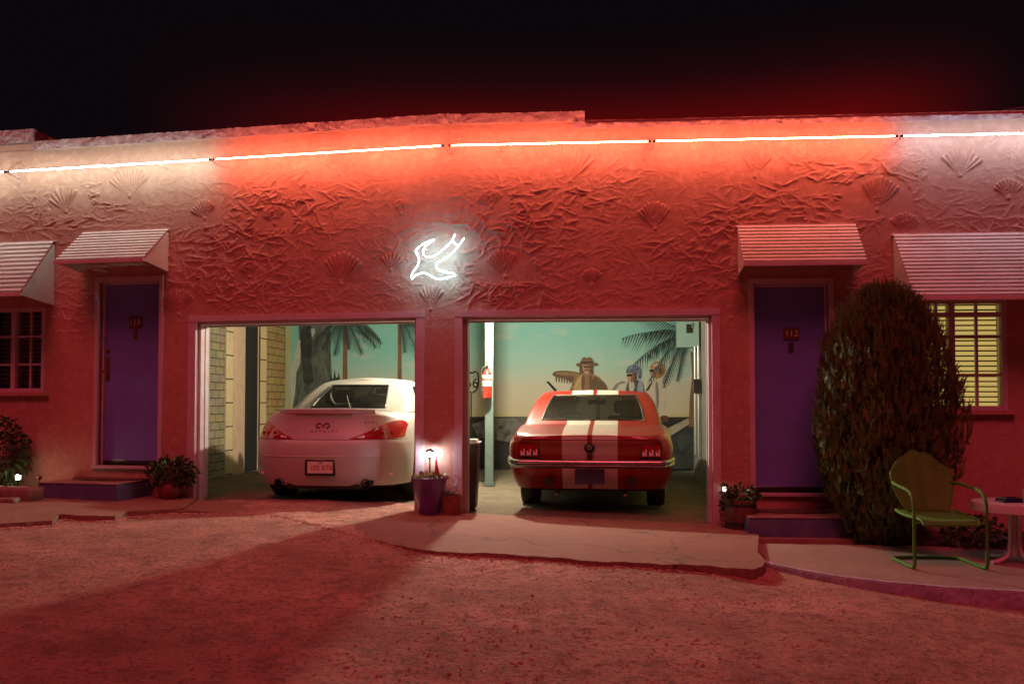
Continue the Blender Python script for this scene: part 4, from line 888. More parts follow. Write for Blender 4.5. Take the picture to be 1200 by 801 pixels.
# tail: lens clusters, cap, bumper, plate, valance lamps
def tail_y(s,x): return None
def rear_y(x,z):
    """rear skin depth at x, z (searches the loft rows)"""
    best=None
    for r_ in rows:
        for p in r_[:60]:
            d=abs(p[0]-abs(x))*1.0+abs(p[2]-z)*1.0
            if best is None or d<best[0]: best=(d,p[1])
    return best[1]
for sg in (-1,1):
    xc=sg*.625; yb=rear_y(.625,.665)
    hs=MB(); hs.box(xc-.105,xc+.105,yb-.012,yb+.03,.590,.755); t_=obj('taillight',hs,M['blackpl'],RC,smooth=None,bevel=.006)
    for k in (-1,0,1):
        x=xc+k*.066
        le=MB(); le.add([(x-.026,yb-.012,.60),(x+.026,yb-.012,.60),(x-.026,yb-.012,.745),(x+.026,yb-.012,.745),(x-.026,yb-.036,.605),(x+.026,yb-.036,.605),(x-.026,yb-.026,.74),(x+.026,yb-.026,.74)],[(0,2,3,1),(4,5,7,6),(0,1,5,4),(2,6,7,3),(0,4,6,2),(1,3,7,5)])
        obj('lens',le,M['redlens'],t_,smooth=None,bevel=.004)
        lw=MB(); lw.box(x-.021,x-.006,yb-.045,yb-.03,.606,.655); lw.box(x+.008,x+.021,yb-.045,yb-.03,.606,.675); lw.box(x-.006,x+.008,yb-.043,yb-.03,.612,.636); obj('glint_bar',lw,M['glint'],t_,smooth=None,bevel=.003)  # white bars stand in for reflections low in each lens
        bz=MB(); bz.box(x-.032,x-.027,yb-.042,yb-.01,.595,.75); bz.box(x+.027,x+.032,yb-.042,yb-.01,.595,.75); bz.box(x-.027,x+.027,yb-.042,yb-.01,.595,.600); bz.box(x-.027,x+.027,yb-.042,yb-.01,.745,.75)
        obj('bezel',bz,M['chrome'],t_,smooth=None)
yc=rear_y(0,.70)
cp_=MB(); cp_.lathe([(.0,.05),(.024,.05),(.042,.035),(.047,.012),(.055,.006),(.057,0)],seg=24,f=lambda X,Y,Z:(X,yc-Z,.69+Y)); obj('fuel_cap',cp_,M['blackpl'],RC)
eb_=MB(); eb_.lathe([(.0,.056),(.022,.055),(.026,.05)],seg=14,f=lambda X,Y,Z:(X,yc-Z,.69+Y)); obj('cap_emblem',eb_,M['chrome'],RC)
lk=MB(); lk.lathe([(.0,.012),(.012,.01),(.016,0)],seg=12,f=lambda X,Y,Z:(X,yc-Z,.77+Y)); obj('boot_lock',lk,M['chrome'],RC)
sm=MB(); sm.tube([(x,rear_y(x,.765)-.0005,.768) for x in [-.80+1.6*k/24 for k in range(25)]],.0028,4); obj('panel_seam',sm,M['dark'],RC)
bu=MB(); prof=[(.0,-.045),(.022,-.040),(.034,-.018),(.020,-.004),(.034,.010),(.030,.030),(.008,.044),(-.006,.042)]
xs=[-.86+.0*k for k in range(1)]
path=[]
for k in range(41):
    a=-1+2*k/40; 
    x=a*.852; dback=-.062+.030*a*a+ (max(0,abs(a)-.90)/.10)**2*.26
    path.append((x,dback))
def bumper_pt(i,j):
    x,d=path[i]; p,zz=prof[j]; cz=.525+.02*(max(0,abs(x)-.76)/.09)**1.5
    nx=0 if abs(x)<.78 else (1 if x>0 else -1)*.7
    return (x+nx*p, d-p*(1 if abs(x)<.78 else .6)+.02, cz+zz)
bu.grid(bumper_pt,41,len(prof)); obj('bumper',bu,M['chrome'],RC,smooth=60)
pl=MB(); pl.box(-.152,.152,.015,.03,.315,.47); obj('number_plate',pl,M['navy'],RC,smooth=None,bevel=.004)
for sg in (-1,1):
    e=MB(); e.tube([(sg*.42,.03,.335),(sg*.42,.22,.335)],.042,14); e.lathe([(.032,0),(.05,0),(.05,.02)],seg=14,f=lambda X,Y,Z:(sg*.42+X,.028-Z,.335+Y)); obj('exhaust_trumpet',e,M['blackpl'],RC)
    lt=MB(); lt.box(sg*.36-.015,sg*.36+.015,.2,1.2,.18,.20); lt.box(sg*.28-.10,sg*.28+.10,.9,1.0,.21,.25); obj('axle_bracket',lt,M['steel'],RC,smooth=None)
    wheel(RC,sg*.70,.98,.315,.19,sg); wheel(RC,sg*.70,3.68,.315,.19,sg)
    dm=MB(); dm.box(sg*.86-.03,sg*.86+.08 if sg>0 else sg*.86+.03,2.72,2.80,.90,.98) if sg>0 else dm.box(-.94,-.83,2.72,2.80,.90,.98); obj('side_mirror',dm,M['chrome'],RC,smooth=None,bevel=.015)
hl=[]
for sg in (-1,1):
    h=MB(); h.lathe([(.0,.03),(.07,.02),(.09,0)],seg=20,f=lambda X,Y,Z:(sg*.62+X,4.52+Z,.66+Y)); obj('headlight',h,M['clearlens'],RC)

# ---- white hardtop convertible
WC=thing('parked_car','white hardtop convertible parked in the garage beside the brick mural','car',(-2.01,9.20,gz(-2.0)-.01),R_(-6.2)); WC.scale=(.94,1,1)
zt=lambda y: interp([(0,.985),(.25,.985),(.7,.975),(1.2,.965),(2.2,.945),(3.2,.92),(4.0,.84),(4.64,.70)],y)
Ww=lambda s: interp([(0,.875),(.12,.895),(.3,.91),(.5,.915),(.72,.905),(.86,.868),(.94,.82),(1,.74)],s)
yrw=lambda s: interp([(0,.085),(.1,.05),(.22,.025),(.4,.0),(.58,.012),(.66,.055),(.75,.095),(.9,.135),(.96,.125),(1,.15)],s)
b,rows,zb_,hw=car_shell(Ww,yrw,lambda s:4.62-.16*abs(s-.35),zt,.205,(1.05,3.88),.62,2.9,.9,2.6,lambda y:.030,NL_=34,wr_=.36,wzc=.32)
obj('body',b,M['white_paint'],WC,smooth=50)
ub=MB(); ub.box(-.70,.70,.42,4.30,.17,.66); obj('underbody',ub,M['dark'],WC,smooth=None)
lv=[]
for k in range(17):
    t=k/16; z=.975+(1.355-.975)*t
    lv.append((z, interp([(0,.76),(.5,.68),(.85,.60),(1,.545)],t), interp([(0,.86),(.3,1.04),(.7,1.34),(.9,1.55),(1,1.78)],t), interp([(0,3.30),(.5,2.92),(.9,2.55),(1,2.36)],t), .13,.2,.12))
cr=cabin(lv); top=cr[-1]; cW=9; w0,w1=2,13
cb_=MB()
for blk in (sub(cr,0,w0,0,nR),sub(cr,w1,16,0,nR),sub(cr,w0,w1,cW,nR),sub(cr,0,16,nR,jS+4),sub(cr,0,1,jS+4,jE-1),sub(cr,13,16,jS+4,jE-1),sub(cr,0,16,jE-1,jF+1),sub(cr,0,1,jF+1,nJ-1),sub(cr,14,16,jF+1,nJ-1)): cb_.add(blk.v,blk.f)
cb_.grid(lambda j,k:(top[j][0]*(-1+2*k/12),top[j][1],top[j][2]+.035*(1-(-1+2*k/12)**2)*min(1,top[j][0]/.3)),nJ,13)
obj('roof',cb_,M['white_paint'],WC,smooth=50)
rw_=obj('rear_window',sub(cr,w0,w1,0,cW),M['carglass'],WC,smooth=60); obj('window_trim',border(cr,w0,w1,cW,.014),M['blackpl'],rw_,smooth=60)
obj('side_window',sub(cr,1,13,jS+4,jE-1),M['carglass'],WC,smooth=60); obj('windshield',sub(cr,1,14,jF+1,nJ-1),M['carglass'],WC,smooth=60)
fl=MB(); fl.box(-.70,.70,1.2,3.2,.64,.68); fl.box(-.60,.60,1.05,1.5,.90,.94); obj('cabin_floor',fl,inter,WC,smooth=None)
seat(WC,-.38,2.3,.42,inter); seat(WC,.38,2.3,.42,inter)
dh=MB(); dh.box(-.70,.70,2.98,3.2,.80,.955); obj('dashboard',dh,inter,WC,smooth=None,bevel=.02)
st=MB(); st.tube([(-.38+.19*math.cos(a),2.86+.05*math.sin(a),.92+.18*math.sin(a)) for a in [2*math.pi*k/24 for k in range(24)]],.014,6,closed=True); st.tube([(-.56,2.86,.92),(-.2,2.86,.92)],.012,6); obj('steering_wheel',st,inter,WC)
mi=MB(); mi.box(-.11,.11,2.62,2.64,1.20,1.27); mi.tube([(0,2.63,1.27),(0,2.58,1.33)],.007,6); obj('mirror',mi,M['blackpl'],WC,smooth=None,bevel=.004)
an=MB(); an.tube([(.06,.93,.99),(.05,.80,1.16)],.004,5); an.lathe([(.03,0),(.025,.02),(.008,.03)],c=(.06,.93,.985),seg=10); obj('antenna',an,M['white_paint'],WC)
def skin(x,z,off=.004):
    """point on the rear skin of the white car at x,z"""
    # interpolate the loft: for each row find y at |x| on the rear half
    ys=[];zs_=[]
    for r_ in rows:
        a=np.array(r_[:80]); k=np.argmax(a[:,0]); xx=a[:k+1,0]
        if abs(x)<=xx[-1]: ys.append(np.interp(abs(x),xx,a[:k+1,1])); zs_.append(np.interp(abs(x),xx,a[:k+1,2]))
    return (x, float(np.interp(z,zs_,ys))-off, z)
def patch(name,outline,m,parent,off=.006,n=10,thick=.004,mi_rows=8):
    """closed curved panel that follows the rear skin; outline: list of (x, zlow, zhigh)"""
    b=MB(); m_=len(outline)
    def P(i,j):
        x,z0,z1=outline[i]; t=j/mi_rows; return skin(x,z0+(z1-z0)*t,off+.010*math.sin(math.pi*t)*(1 if 0<i<m_-1 else .2))
    b.grid(P,m_,mi_rows+1); return obj(name,b,m,parent,smooth=60)
for sg in (-1,1):
    ol=[]
    for k in range(22):
        t=k/21; x=.33+.535*t
        lo=.695+.018*max(0,t-.8)/.2; hi=interp([(0,.705),(.3,.765),(.55,.835),(.8,.885),(.93,.885),(1,.84)],t)
        ol.append((sg*x,lo,hi))
    tl=patch('taillight',ol,M['redlens'],WC)
    rv=patch('reverse_lens',[(sg*(.40+.09*k/5),.708,.708+.012+.022*k/5) for k in range(6)],M['clearlens'],tl,off=.012)
    dk_=patch('lens_shade',[(sg*(.50+.09*k/5),.715,.735+.030*k/5) for k in range(6)],M['redlens'],tl,off=.012)
    for q in (.57,.66,.745):
        dr=MB(); p=skin(sg*q,.755,.018); dr.lathe([(.0,.006),(.018,.004),(.024,0)],seg=14,f=lambda X,Y,Z:(p[0]+X,p[1]-Z,p[2]+Y)); obj('lamp_disc',dr,M['redlens'],tl)
def strip(name,pts,r,m,parent): b=MB(); b.tube(pts,r,5); return obj(name,b,m,parent,smooth=60)
strip('boot_seam',[skin(-.88+1.76*k/40,.690,-.001) for k in range(41)],.0035,M['dark'],WC)
for sg in (-1,1):
    strip('boot_side_seam',[(sg*(.585+.02*k/10),.19+.66*k/10,zt(.19+.66*k/10)+.030*(1-((.585+.02*k/10)/.76)**2)+.0005) for k in range(11)],.003,M['dark'],WC)
# boot lid lip
lip=MB(); 
def lp_(i,j):
    x=-.56+1.12*i/30; e=1-(abs(x)/.56)**4; y0=skin(x,.965,0)[1]
    prof=[(-.012,.958),(-.028,.985),(-.018,1.004+.010*e),(.05,1.006+.012*e),(.11,1.0)]
    return (x,y0+prof[j][0]*(.4+.6*e),prof[j][1])
lip.grid(lp_,31,5); obj('boot_lip',lip,M['white_paint'],WC,smooth=50)
strip('brake_light',[skin(-.33+.66*k/12,.955,.012) for k in range(13)],.006,M['redlens'],WC)
# plate recess, plate, badge, letters
pf=MB(); p=skin(0,.40,.0)
pf.box(-.172,.172,p[1]-.016,p[1]+.05,.315,.490); pf_=obj('plate_frame',pf,M['blackpl'],WC,smooth=None,bevel=.006)
pp=MB(); pp.box(-.140,.150,p[1]-.021,p[1]-.015,.342,.465); po=obj('number_plate',pp,M['paper'],pf_,smooth=None,bevel=.002)
pred=mat('plate_red',(.35,.03,.03),.6)
lettering('plate_characters','102 BTB',.072,pred,pf_,Matrix.Translation((.022,p[1]-.023,.398))@FACE,.001)
lettering('plate_state','USA',.026,M['navy'],pf_,Matrix.Translation((.01,p[1]-.023,.45))@FACE,.001)
x0=skin(0,.79,.0)
strip_pts=smooth_path([(-.034,0,-.030),(-.060,0,-.030),(-.075,0,-.012),(-.060,0,.010),(-.034,0,.014),(-.008,0,-.006),(0,0,-.026),(.008,0,-.006),(.034,0,.014),(.060,0,.010),(.075,0,-.012),(.060,0,-.030),(.034,0,-.030)],4)
strip('badge',[(p_[0],skin(p_[0],.845+p_[2],.006)[1],.845+p_[2]) for p_ in strip_pts],.006,M['blackpl'],WC)
for k,ch in enumerate('INFINITI'):
    q=skin(-.165+.0475*k,.772,.003); lettering('badge_letter',ch,.034,M['blackpl'],WC,Matrix.Translation(q)@FACE,.002)
for k,ch in enumerate('G37S'):
    q=skin(.47+.038*k,.865,.004); lettering('badge_letter',ch,.034,M['blackpl'],WC,Matrix.Translation(q)@Matrix.Rotation(.25,4,'Z')@FACE,.002)
# bumper crease, exhausts, reflectors
strip('bumper_crease',[skin(-.70+1.4*k/30,.515+.0*k,.004) for k in range(31)],.0055,M['white_paint'],WC)
for sg in (-1,1):
    e=MB(); ye=skin(sg*.50,.25,0)[1]-.02
    e.lathe([(.044,.22),(.050,.0),(.056,-.02),(.050,-.025),(.043,.0),(.040,.15)],seg=18,f=lambda X,Y,Z:(sg*.50+X,ye+.01+Z,.225+Y)); obj('exhaust',e,M['blackpl'],WC)
    ar=MB(); pp_=skin(sg*.50,.25,.0); ar.box(sg*.50-.075,sg*.50+.075,pp_[1]-.004,pp_[1]+.05,.20,.285); obj('exhaust_surround',ar,M['dark'],WC,smooth=None,bevel=.02)
    rf_=MB(); ps_=skin(sg*.74,.33,.004); rf_.box(ps_[0]-.045,ps_[0]+.045,ps_[1]-.004,ps_[1]+.012,ps_[2]-.012,ps_[2]+.012); obj('reflector',rf_,M['clearlens'],WC,smooth=None)
    wheel(WC,sg*.80,1.05,.335,.22,sg); wheel(WC,sg*.80,3.88,.335,.22,sg)
    h=MB(); h.lathe([(.0,.05),(.08,.03),(.11,0)],seg=20,f=lambda X,Y,Z:(sg*.62+X,4.30+Z,.66+Y)); obj('headlight',h,M['clearlens'],WC)
    dm=MB(); dm.box(.88,1.02,2.85,2.95,.95,1.05) if sg>0 else dm.box(-1.02,-.88,2.85,2.95,.95,1.05); obj('side_mirror',dm,M['white_paint'],WC,smooth=None,bevel=.02)
df=MB(); df.box(-.42,.42,.10,.30,.17,.235); obj('diffuser',df,M['blackpl'],WC,smooth=None,bevel=.01)
# ------------------------------------------------------------------ steps and mats
def step(f,u0,u1,n1,z0,z1,lab,labm):
    mn='door_mat'
    ang=aL if f is wl else aR
    t=thing('door_step',lab,'step',K+Vector(f((u0+u1)/2,n1/2,z0)),-ang,'purple door steps')
    w=(u1-u0)/2; d=n1/2; h=z1-z0
    b=MB(); b.box(-w,w,-d,d-.03,0,h-.012); obj('block',b,M['purple_step'],t,smooth=None,bevel=.012)
    b=MB(); b.box(-w+.004,w-.004,-d+.004,d-.03,h-.010,h); obj('tread',b,M['steptop'],t,smooth=None,bevel=.004)
    mt=MB(); pts=[(.46*math.cos(a),-.30*math.sin(a)) for a in [math.pi*k/20 for k in range(21)]]; mt.slab(pts,0,.012)
    o=obj('door_mat',mt,M['mat'],None,smooth=None,bevel=.003,loc=K+Vector(f((u0+u1)/2+.03,.05,z1+.001)),rz=-ang); tag(o,labm,'door mat')
step(wl,SL(43,580,.62)[0],SL(136,580,.62)[0],.62,.09,.315,'purple painted step below the door marked 113','half-round mat at the purple door whose frame stands next to the white car garage')
step(wr,SR(877,615,.62)[0],SR(1003,615,.62)[0],.62,-.12,.096,'purple painted step below the door marked 112','half-round mat on the purple step left of the conifer')
b=MB(); b.box(SR(877,633,.72)[0],SR(1010,633,.72)[0],.03,.72,-.2,-.082,f=wr); b.v=[tuple(Vector(p)+K) for p in b.v]; o=obj('kerb_slab',b,M['steptop'],None,smooth=None,bevel=.006); o['kind']='structure'

# ------------------------------------------------------------------ plants
def leaf_cloud(b, c, rx, ry, rz, n, ls, r, droop=.2, shell=.35, mi=0):
    for k in range(n):
        while True:
            d=Vector((r.gauss(0,1),r.gauss(0,1),r.gauss(0,1))).normalized(); q=shell+(1-shell)*r.random()**.6
            break
        p=Vector((c[0]+d.x*rx*q,c[1]+d.y*ry*q,c[2]+d.z*rz*q))
        if p.z<c[2]-rz*.95: continue
        ax=(d+Vector((r.uniform(-.6,.6),r.uniform(-.6,.6),r.uniform(-.3,.6)-droop))).normalized(); sd=ax.cross(Vector((r.uniform(-1,1),r.uniform(-1,1),r.uniform(-1,1)))).normalized()
        L_=ls*r.uniform(.6,1.3); W_=L_*.28; nn=ax.cross(sd)
        b.add([p,p+ax*L_*.45+sd*W_+nn*L_*.05,p+ax*L_-Vector((0,0,L_*droop)),p+ax*L_*.45-sd*W_+nn*L_*.05],[(0,1,2,3)],mi)
def stems(b,base,c,rx,rz,n,r,rad=.004):
    for k in range(n):
        d=Vector((r.uniform(-1,1)*rx*.8,r.uniform(-1,1)*rx*.6,r.uniform(-.2,.8)*rz)); e=Vector(c)+d
        m=(Vector(base)+e)*.5+Vector((0,0,.05)); b.tube(smooth_path([tuple(Vector(base)),tuple(m),tuple(e)],4),[rad]*9,5)
def plant(name,lab,cat,loc,c,rx,ry,rz,n,ls,seed,m='leaf',pot=None,group=None,droop=.2,st=10):
    t=thing(name,lab,cat,loc,0,group); r=random.Random(seed)
    b=MB(); leaf_cloud(b,c,rx,ry,rz,n,ls,r,droop); obj('foliage',b,M[m],t,smooth=None)
    s=MB(); stems(s,(0,0,max(.0,c[2]-rz)),c,rx,rz,st,r); obj('stems',s,M['bark'],t)
    if pot: pot(t)
    return t
def potter(prof,m,rim=None,soil=None):
    def f(t):
        b=MB(); b.lathe(prof,seg=28); o=obj('pot',b,M[m],t)
        s=MB(); s.lathe([(.0,soil[1]),(soil[0],soil[1])],seg=20); obj('soil',s,M['soil'],t)
    return f
# bushy potted plant right of the left door step
q=wlw(-2.98,.20,0)
plant('potted_plant','bushy dark green plant in a red glazed pot beside the purple step','plant',(q[0],q[1],gz(q[0])+.02),(-.01,.05,.26),.26,.17,.17,760,.055,21,pot=potter([(.0,0),(.075,0),(.115,.06),(.12,.12),(.10,.16),(.112,.185),(.10,.185),(.09,.15)],'redglaze',soil=(.095,.155)),droop=.15,st=16)
# dark shrub at the far left under the window
q=wlw(SL(4,530,.28)[0],.28,0)
plant('shrub','dark leafy shrub against the wall under the dark window','shrub',(q[0],q[1],gz(q[0])),(0,0,.42),.26,.2,.40,1000,.06,22,st=16)
# purple pot
q=wrw(-.175,.19,0)
PPT=thing('potted_plant','yellow green flowers in a purple glazed pot before the pillar','plant',(q[0],q[1],gz(q[0])+.006))
b=MB(); b.lathe([(.0,0),(.092,0),(.10,.012),(.108,.10),(.150,.22),(.172,.32),(.178,.36),(.166,.362),(.158,.33)],seg=32); obj('pot',b,M['purpleglaze'],PPT)
b=MB(); b.lathe([(.0,.335),(.16,.335)],seg=20); obj('soil',b,M['soil'],PPT)
b=MB(); r=random.Random(5); leaf_cloud(b,(0,0,.36),.175,.15,.045,420,.035,r,.1,.1); obj('foliage',b,M['leafy'],PPT,smooth=None)
b=MB(); M['petal']=mat('orange_petal',(.45,.10,.03),.5)
for k in range(26):
    a=r.random()*6.28; rr=.15*math.sqrt(r.random()); p=(rr*math.cos(a)+.03,rr*math.sin(a)*.8-.02,.35+r.random()*.05)
    b.lathe([(.0,.0),(.010,.004),(.007,.010),(.0,.012)],c=p,seg=6)
obj('flowers',b,M['petal'],PPT)
# small brick-coloured pot behind it
q=wrw(.045,.12,0)
tp=thing('flower_pot','small square terracotta pot tucked behind the purple pot','pot',(q[0],q[1],gz(q[0])+.006),-aR)
b=MB(); b.add([(sx_*a,sy_*a,z) for (z,a) in ((0,.075),(.19,.088)) for sx_,sy_ in ((-1,-1),(1,-1),(1,1),(-1,1))],[(3,2,1,0)]+[(i,(i+1)%4,(i+1)%4+4,i+4) for i in range(4)]); b.add([(sx_*a,sy_*a,z) for (z,a) in ((.19,.088),(.19,.076),(.14,.07)) for sx_,sy_ in ((-1,-1),(1,-1),(1,1),(-1,1))],[(i+4*k,(i+1)%4+4*k,(i+1)%4+4*k+4,i+4*k+4) for k in (0,1) for i in range(4)]); obj('pot',b,M['terracotta'],tp,smooth=None,bevel=.004)
b=MB(); b.box(-.07,.07,-.07,.07,.12,.145); obj('soil',b,M['soil'],tp,smooth=None)
b=MB(); r=random.Random(9); leaf_cloud(b,(0,0,.19),.07,.06,.03,60,.03,r,.2,.1); obj('foliage',b,M['leaf'],tp,smooth=None)
# red pennant in the pot and the hose ring on the frame
q=wrw(-.11,.16,0)
fg=thing('garden_pennant','small red pennant stuck among the flowers of the purple pot','pennant',(q[0],q[1],gz(q[0])+.30))
b=MB(); b.tube([(0,0,0),(0,0,.30)],.004,6); obj('stick',b,M['blackpl'],fg)
b=MB(); b.add([(-.004,-.006,.27),(.055,-.012,.02),(-.02,-.006,.03),(-.004,-.003,.27),(.055,-.009,.02),(-.02,-.003,.03)],[(0,1,2),(5,4,3),(0,3,4,1),(1,4,5,2),(2,5,3,0)]); obj('cloth',b,M['extred'],fg,smooth=None)
u,z=SR(532,562,.03)
hk=MB(); hk.tube([(.0,-.02+.0*a,.05*math.cos(a)) if False else (.035*math.sin(a),-.03,.055*math.cos(a)) for a in [math.pi*k/14 for k in range(15)]],.006,6); hk.tube([(0,0,.055),(0,-.03,.055)],.006,6); hk.tube([(0,0,-.055),(0,-.03,-.055)],.006,6)
tag(obj('hose_hook',hk,M['pinkwhite'],None,loc=wrw(u,.03,z),rz=-aR),'white curved hook on the garage frame beside the purple pot','hook')
# garden lights
def garden_light(loc,h,bulb,lab,hex_=True,light=None,col=(1,.88,.6)):
    t=thing('garden_light',lab,'garden light',loc,0,'stake garden lights')
    b=MB(); b.tube([(0,0,0),(0,0,h)],.008,8); obj('stake',b,M['blackpl'],t)
    b=MB(); b.lathe([(.012,h),(.02,h+.01),(.018,h+.02)],seg=14); b.lathe([(.0,h+.105),(.03,h+.095),(.046,h+.078),(.046,h+.072),(.0,h+.074)],seg=18); obj('cap',b,M['blackpl'],t)
    b=MB(); b.lathe([(.0,h+.02),(.016,h+.024),(.022,h+.045),(.018,h+.066),(.0,h+.071)],seg=14); obj('bulb',b,M[bulb],t)
    for k in range(4):
        a=math.pi/4+k*math.pi/2; b=MB(); b.tube([(.03*math.cos(a),.03*math.sin(a),h+.012),(.038*math.cos(a),.038*math.sin(a),h+.075)],.0025,5); obj('cage_bar',b,M['blackpl'],t)
    return t
q=wlw(SL(21,557,.5)[0],.50,0); garden_light((q[0],q[1],gz(q[0])),.16,'bulb','glowing stake light standing behind the border stones')
q=wrw(-.185,.09,0); garden_light((q[0],q[1],gz(q[0])+.30),.24,'bulb_cool','cool white stake light in the purple pot by the pillar')
q=wrw(2.70,.10,0); garden_light((q[0],q[1],gz(q[0])),.30,'bulb_dim','faint stake light beside the wooden barrel planter')
q=wlw(SL(46,557,.34)[0],.34,0)
od=MB(); od.tube([(0,0,0),(0,0,.14)],.005,6); o=thing('garden_ball','small red glass ball on a stick left of the purple step','ornament',(q[0],q[1],gz(q[0])+.03)); obj('stick',od,M['blackpl'],o)
od=MB(); od.lathe([(.0,-.028)]+[(.028*math.cos(a),.028*math.sin(a)) for a in [-1.2+2.4*k/8 for k in range(9)]]+[(.0,.028)],c=(0,0,.165),seg=14); obj('ball',od,M['redglaze'],o)
# border stones
def stone(loc,sx_,sy_,sz_,seed,lab):
    r=random.Random(seed); bm=bmesh.new(); bmesh.ops.create_cube(bm,size=1); bmesh.ops.subdivide_edges(bm,edges=bm.edges,cuts=3,use_grid_fill=True)
    for v in bm.verts:
        p=v.co.copy(); v.co=p*.72+p.normalized()*.18; v.co=Vector((v.co.x*sx_,v.co.y*sy_,v.co.z*sz_))+Vector((r.uniform(-1,1),r.uniform(-1,1),r.uniform(-1,1)))*.05*min(sx_,sy_,sz_); v.co.z+=sz_*.42
    me=bpy.data.meshes.new('border_stone'); bm.to_mesh(me); bm.free(); me.materials.append(M['stone']); me.shade_smooth()
    o=bpy.data.objects.new('border_stone',me); COL.objects.link(o); o.location=loc; o.rotation_euler=(0,0,r.uniform(-.3,.3)); tag(o,lab,'stone','stones edging the planting beds'); return o
for k,(px,py,a,b_,c,lab) in enumerate([(30,589,.26,.2,.15,'squared border stone touching the left purple step'),(13,588,.15,.16,.14,'middle border stone in front of the glowing stake light'),(-4,588,.2,.18,.14,'border stone at the far left end of the bed'),(8,592,.22,.12,.06,'flat border stone lying before the glowing stake light')]):
    x,y=G(px,py,gz(-4.5)); stone((x,y,gz(x)+.01),a,b_,c,50+k,lab)
# right planter
q=wrw(2.82,.30,0)
bp_=thing('barrel_planter','dark wooden barrel planter left of the purple step with a scruffy plant','planter',(q[0],q[1],gz(q[0])+.006))
b=MB(); b.lathe([(.0,0),(.125,0),(.148,.10),(.15,.17),(.135,.27),(.12,.27),(.125,.22)],seg=20); obj('barrel',b,M['wood'],bp_,smooth=25)
for z in (.05,.22):
    b=MB(); rr=.141 if z<.1 else .1455; b.lathe([(rr,z-.012),(rr+.004,z-.01),(rr+.004,z+.012),(rr,z+.014)],seg=20); obj('hoop',b,M['blackpl'],bp_)
b=MB(); b.lathe([(.0,.235),(.126,.235)],seg=16); obj('soil',b,M['soil'],bp_)
b=MB(); r=random.Random(31); leaf_cloud(b,(0,0,.31),.17,.14,.09,300,.055,r,.2,.1); obj('foliage',b,M['leaf'],bp_,smooth=None)
q=wrw(2.70,.24,0)
gs=thing('small_pot','small pink pot in front of the garage frame beside the barrel planter','pot',(q[0],q[1],gz(q[0])+.006))
b=MB(); b.lathe([(.0,0),(.05,0),(.068,.12),(.078,.125),(.078,.15),(.066,.15),(.06,.12)],seg=18); obj('pot',b,M['terracotta'],gs)
b=MB(); b.lathe([(.0,.13),(.062,.13)],seg=14); obj('soil',b,M['soil'],gs)
b=MB(); r=random.Random(33); leaf_cloud(b,(0,0,.19),.07,.06,.06,70,.04,r,.1,.1); obj('foliage',b,M['leaf'],gs,smooth=None)
# conifer
cx,cy=3.325,7.86
CT=thing('conifer_shrub','tall rounded olive green conifer growing between the purple door and lit window','conifer',(cx,cy,gz(cx)))
b=MB(); r=random.Random(77); Hc=2.27
def crad(t): return .605*interp([(0,.40),(.05,.48),(.18,.74),(.35,.97),(.48,1.03),(.62,.98),(.76,.86),(.87,.66),(.94,.46),(1,.14)],t)
lob=[(r.uniform(0,6.28),r.uniform(.05,.98),r.uniform(.16,.34),r.uniform(-.09,.09)) for k in range(150)]
for k in range(8200):
    t=r.random()**.92; a=r.random()*2*math.pi; R0=crad(t); k_=0
    for (la,lt,lw,lh) in lob:
        da=math.atan2(math.sin(a-la),math.cos(a-la)); dd=(da/lw)**2+((t-lt)/(lw*.55))**2
        if dd<4: k_+=lh*math.exp(-dd)
    R1=R0*(1-.30*r.random()**1.8)*(1+k_*1.25)+(r.uniform(.0,.03) if r.random()<.12 else 0); p=Vector((R1*math.cos(a),R1*math.sin(a),t*Hc-.02)); out=Vector((math.cos(a),math.sin(a),0))
    up=(Vector((0,0,1))+out*r.uniform(.0,.38)+Vector((r.gauss(0,.16),r.gauss(0,.16),0))).normalized()
    th=r.uniform(-1.3,1.3); sd=up.cross(Vector((math.cos(a+th),math.sin(a+th),0))).normalized(); nn=up.cross(sd)
    Ls=r.uniform(.07,.15); m_=24
    for q in range(m_):
        f=q/m_; o_=p+up*Ls*f+nn*(.012*math.sin(f*3+k)); sg=1 if q%2 else -1
        d=(up*(.75+.3*f)+sd*sg*(.62-.4*f)+nn*r.uniform(-.25,.25)).normalized(); l=(.031-.016*f)*r.uniform(.7,1.25); wv=sd.cross(nn)*0+d.cross(nn).normalized()*l*.15
        b.add([o_,o_+d*l*.5+wv,o_+d*l,o_+d*l*.5-wv],[(0,1,2,3)])
obj('crown',b,M['conifer'],CT,smooth=None)
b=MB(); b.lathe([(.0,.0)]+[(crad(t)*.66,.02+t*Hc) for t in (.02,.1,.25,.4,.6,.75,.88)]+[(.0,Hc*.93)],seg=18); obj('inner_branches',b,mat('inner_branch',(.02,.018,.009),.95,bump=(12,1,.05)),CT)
b=MB(); b.tube([(0,0,-.05),(0,0,.4),(0.02,0,1.0)],[.07,.055,.03],8); obj('trunk',b,M['bark'],CT)
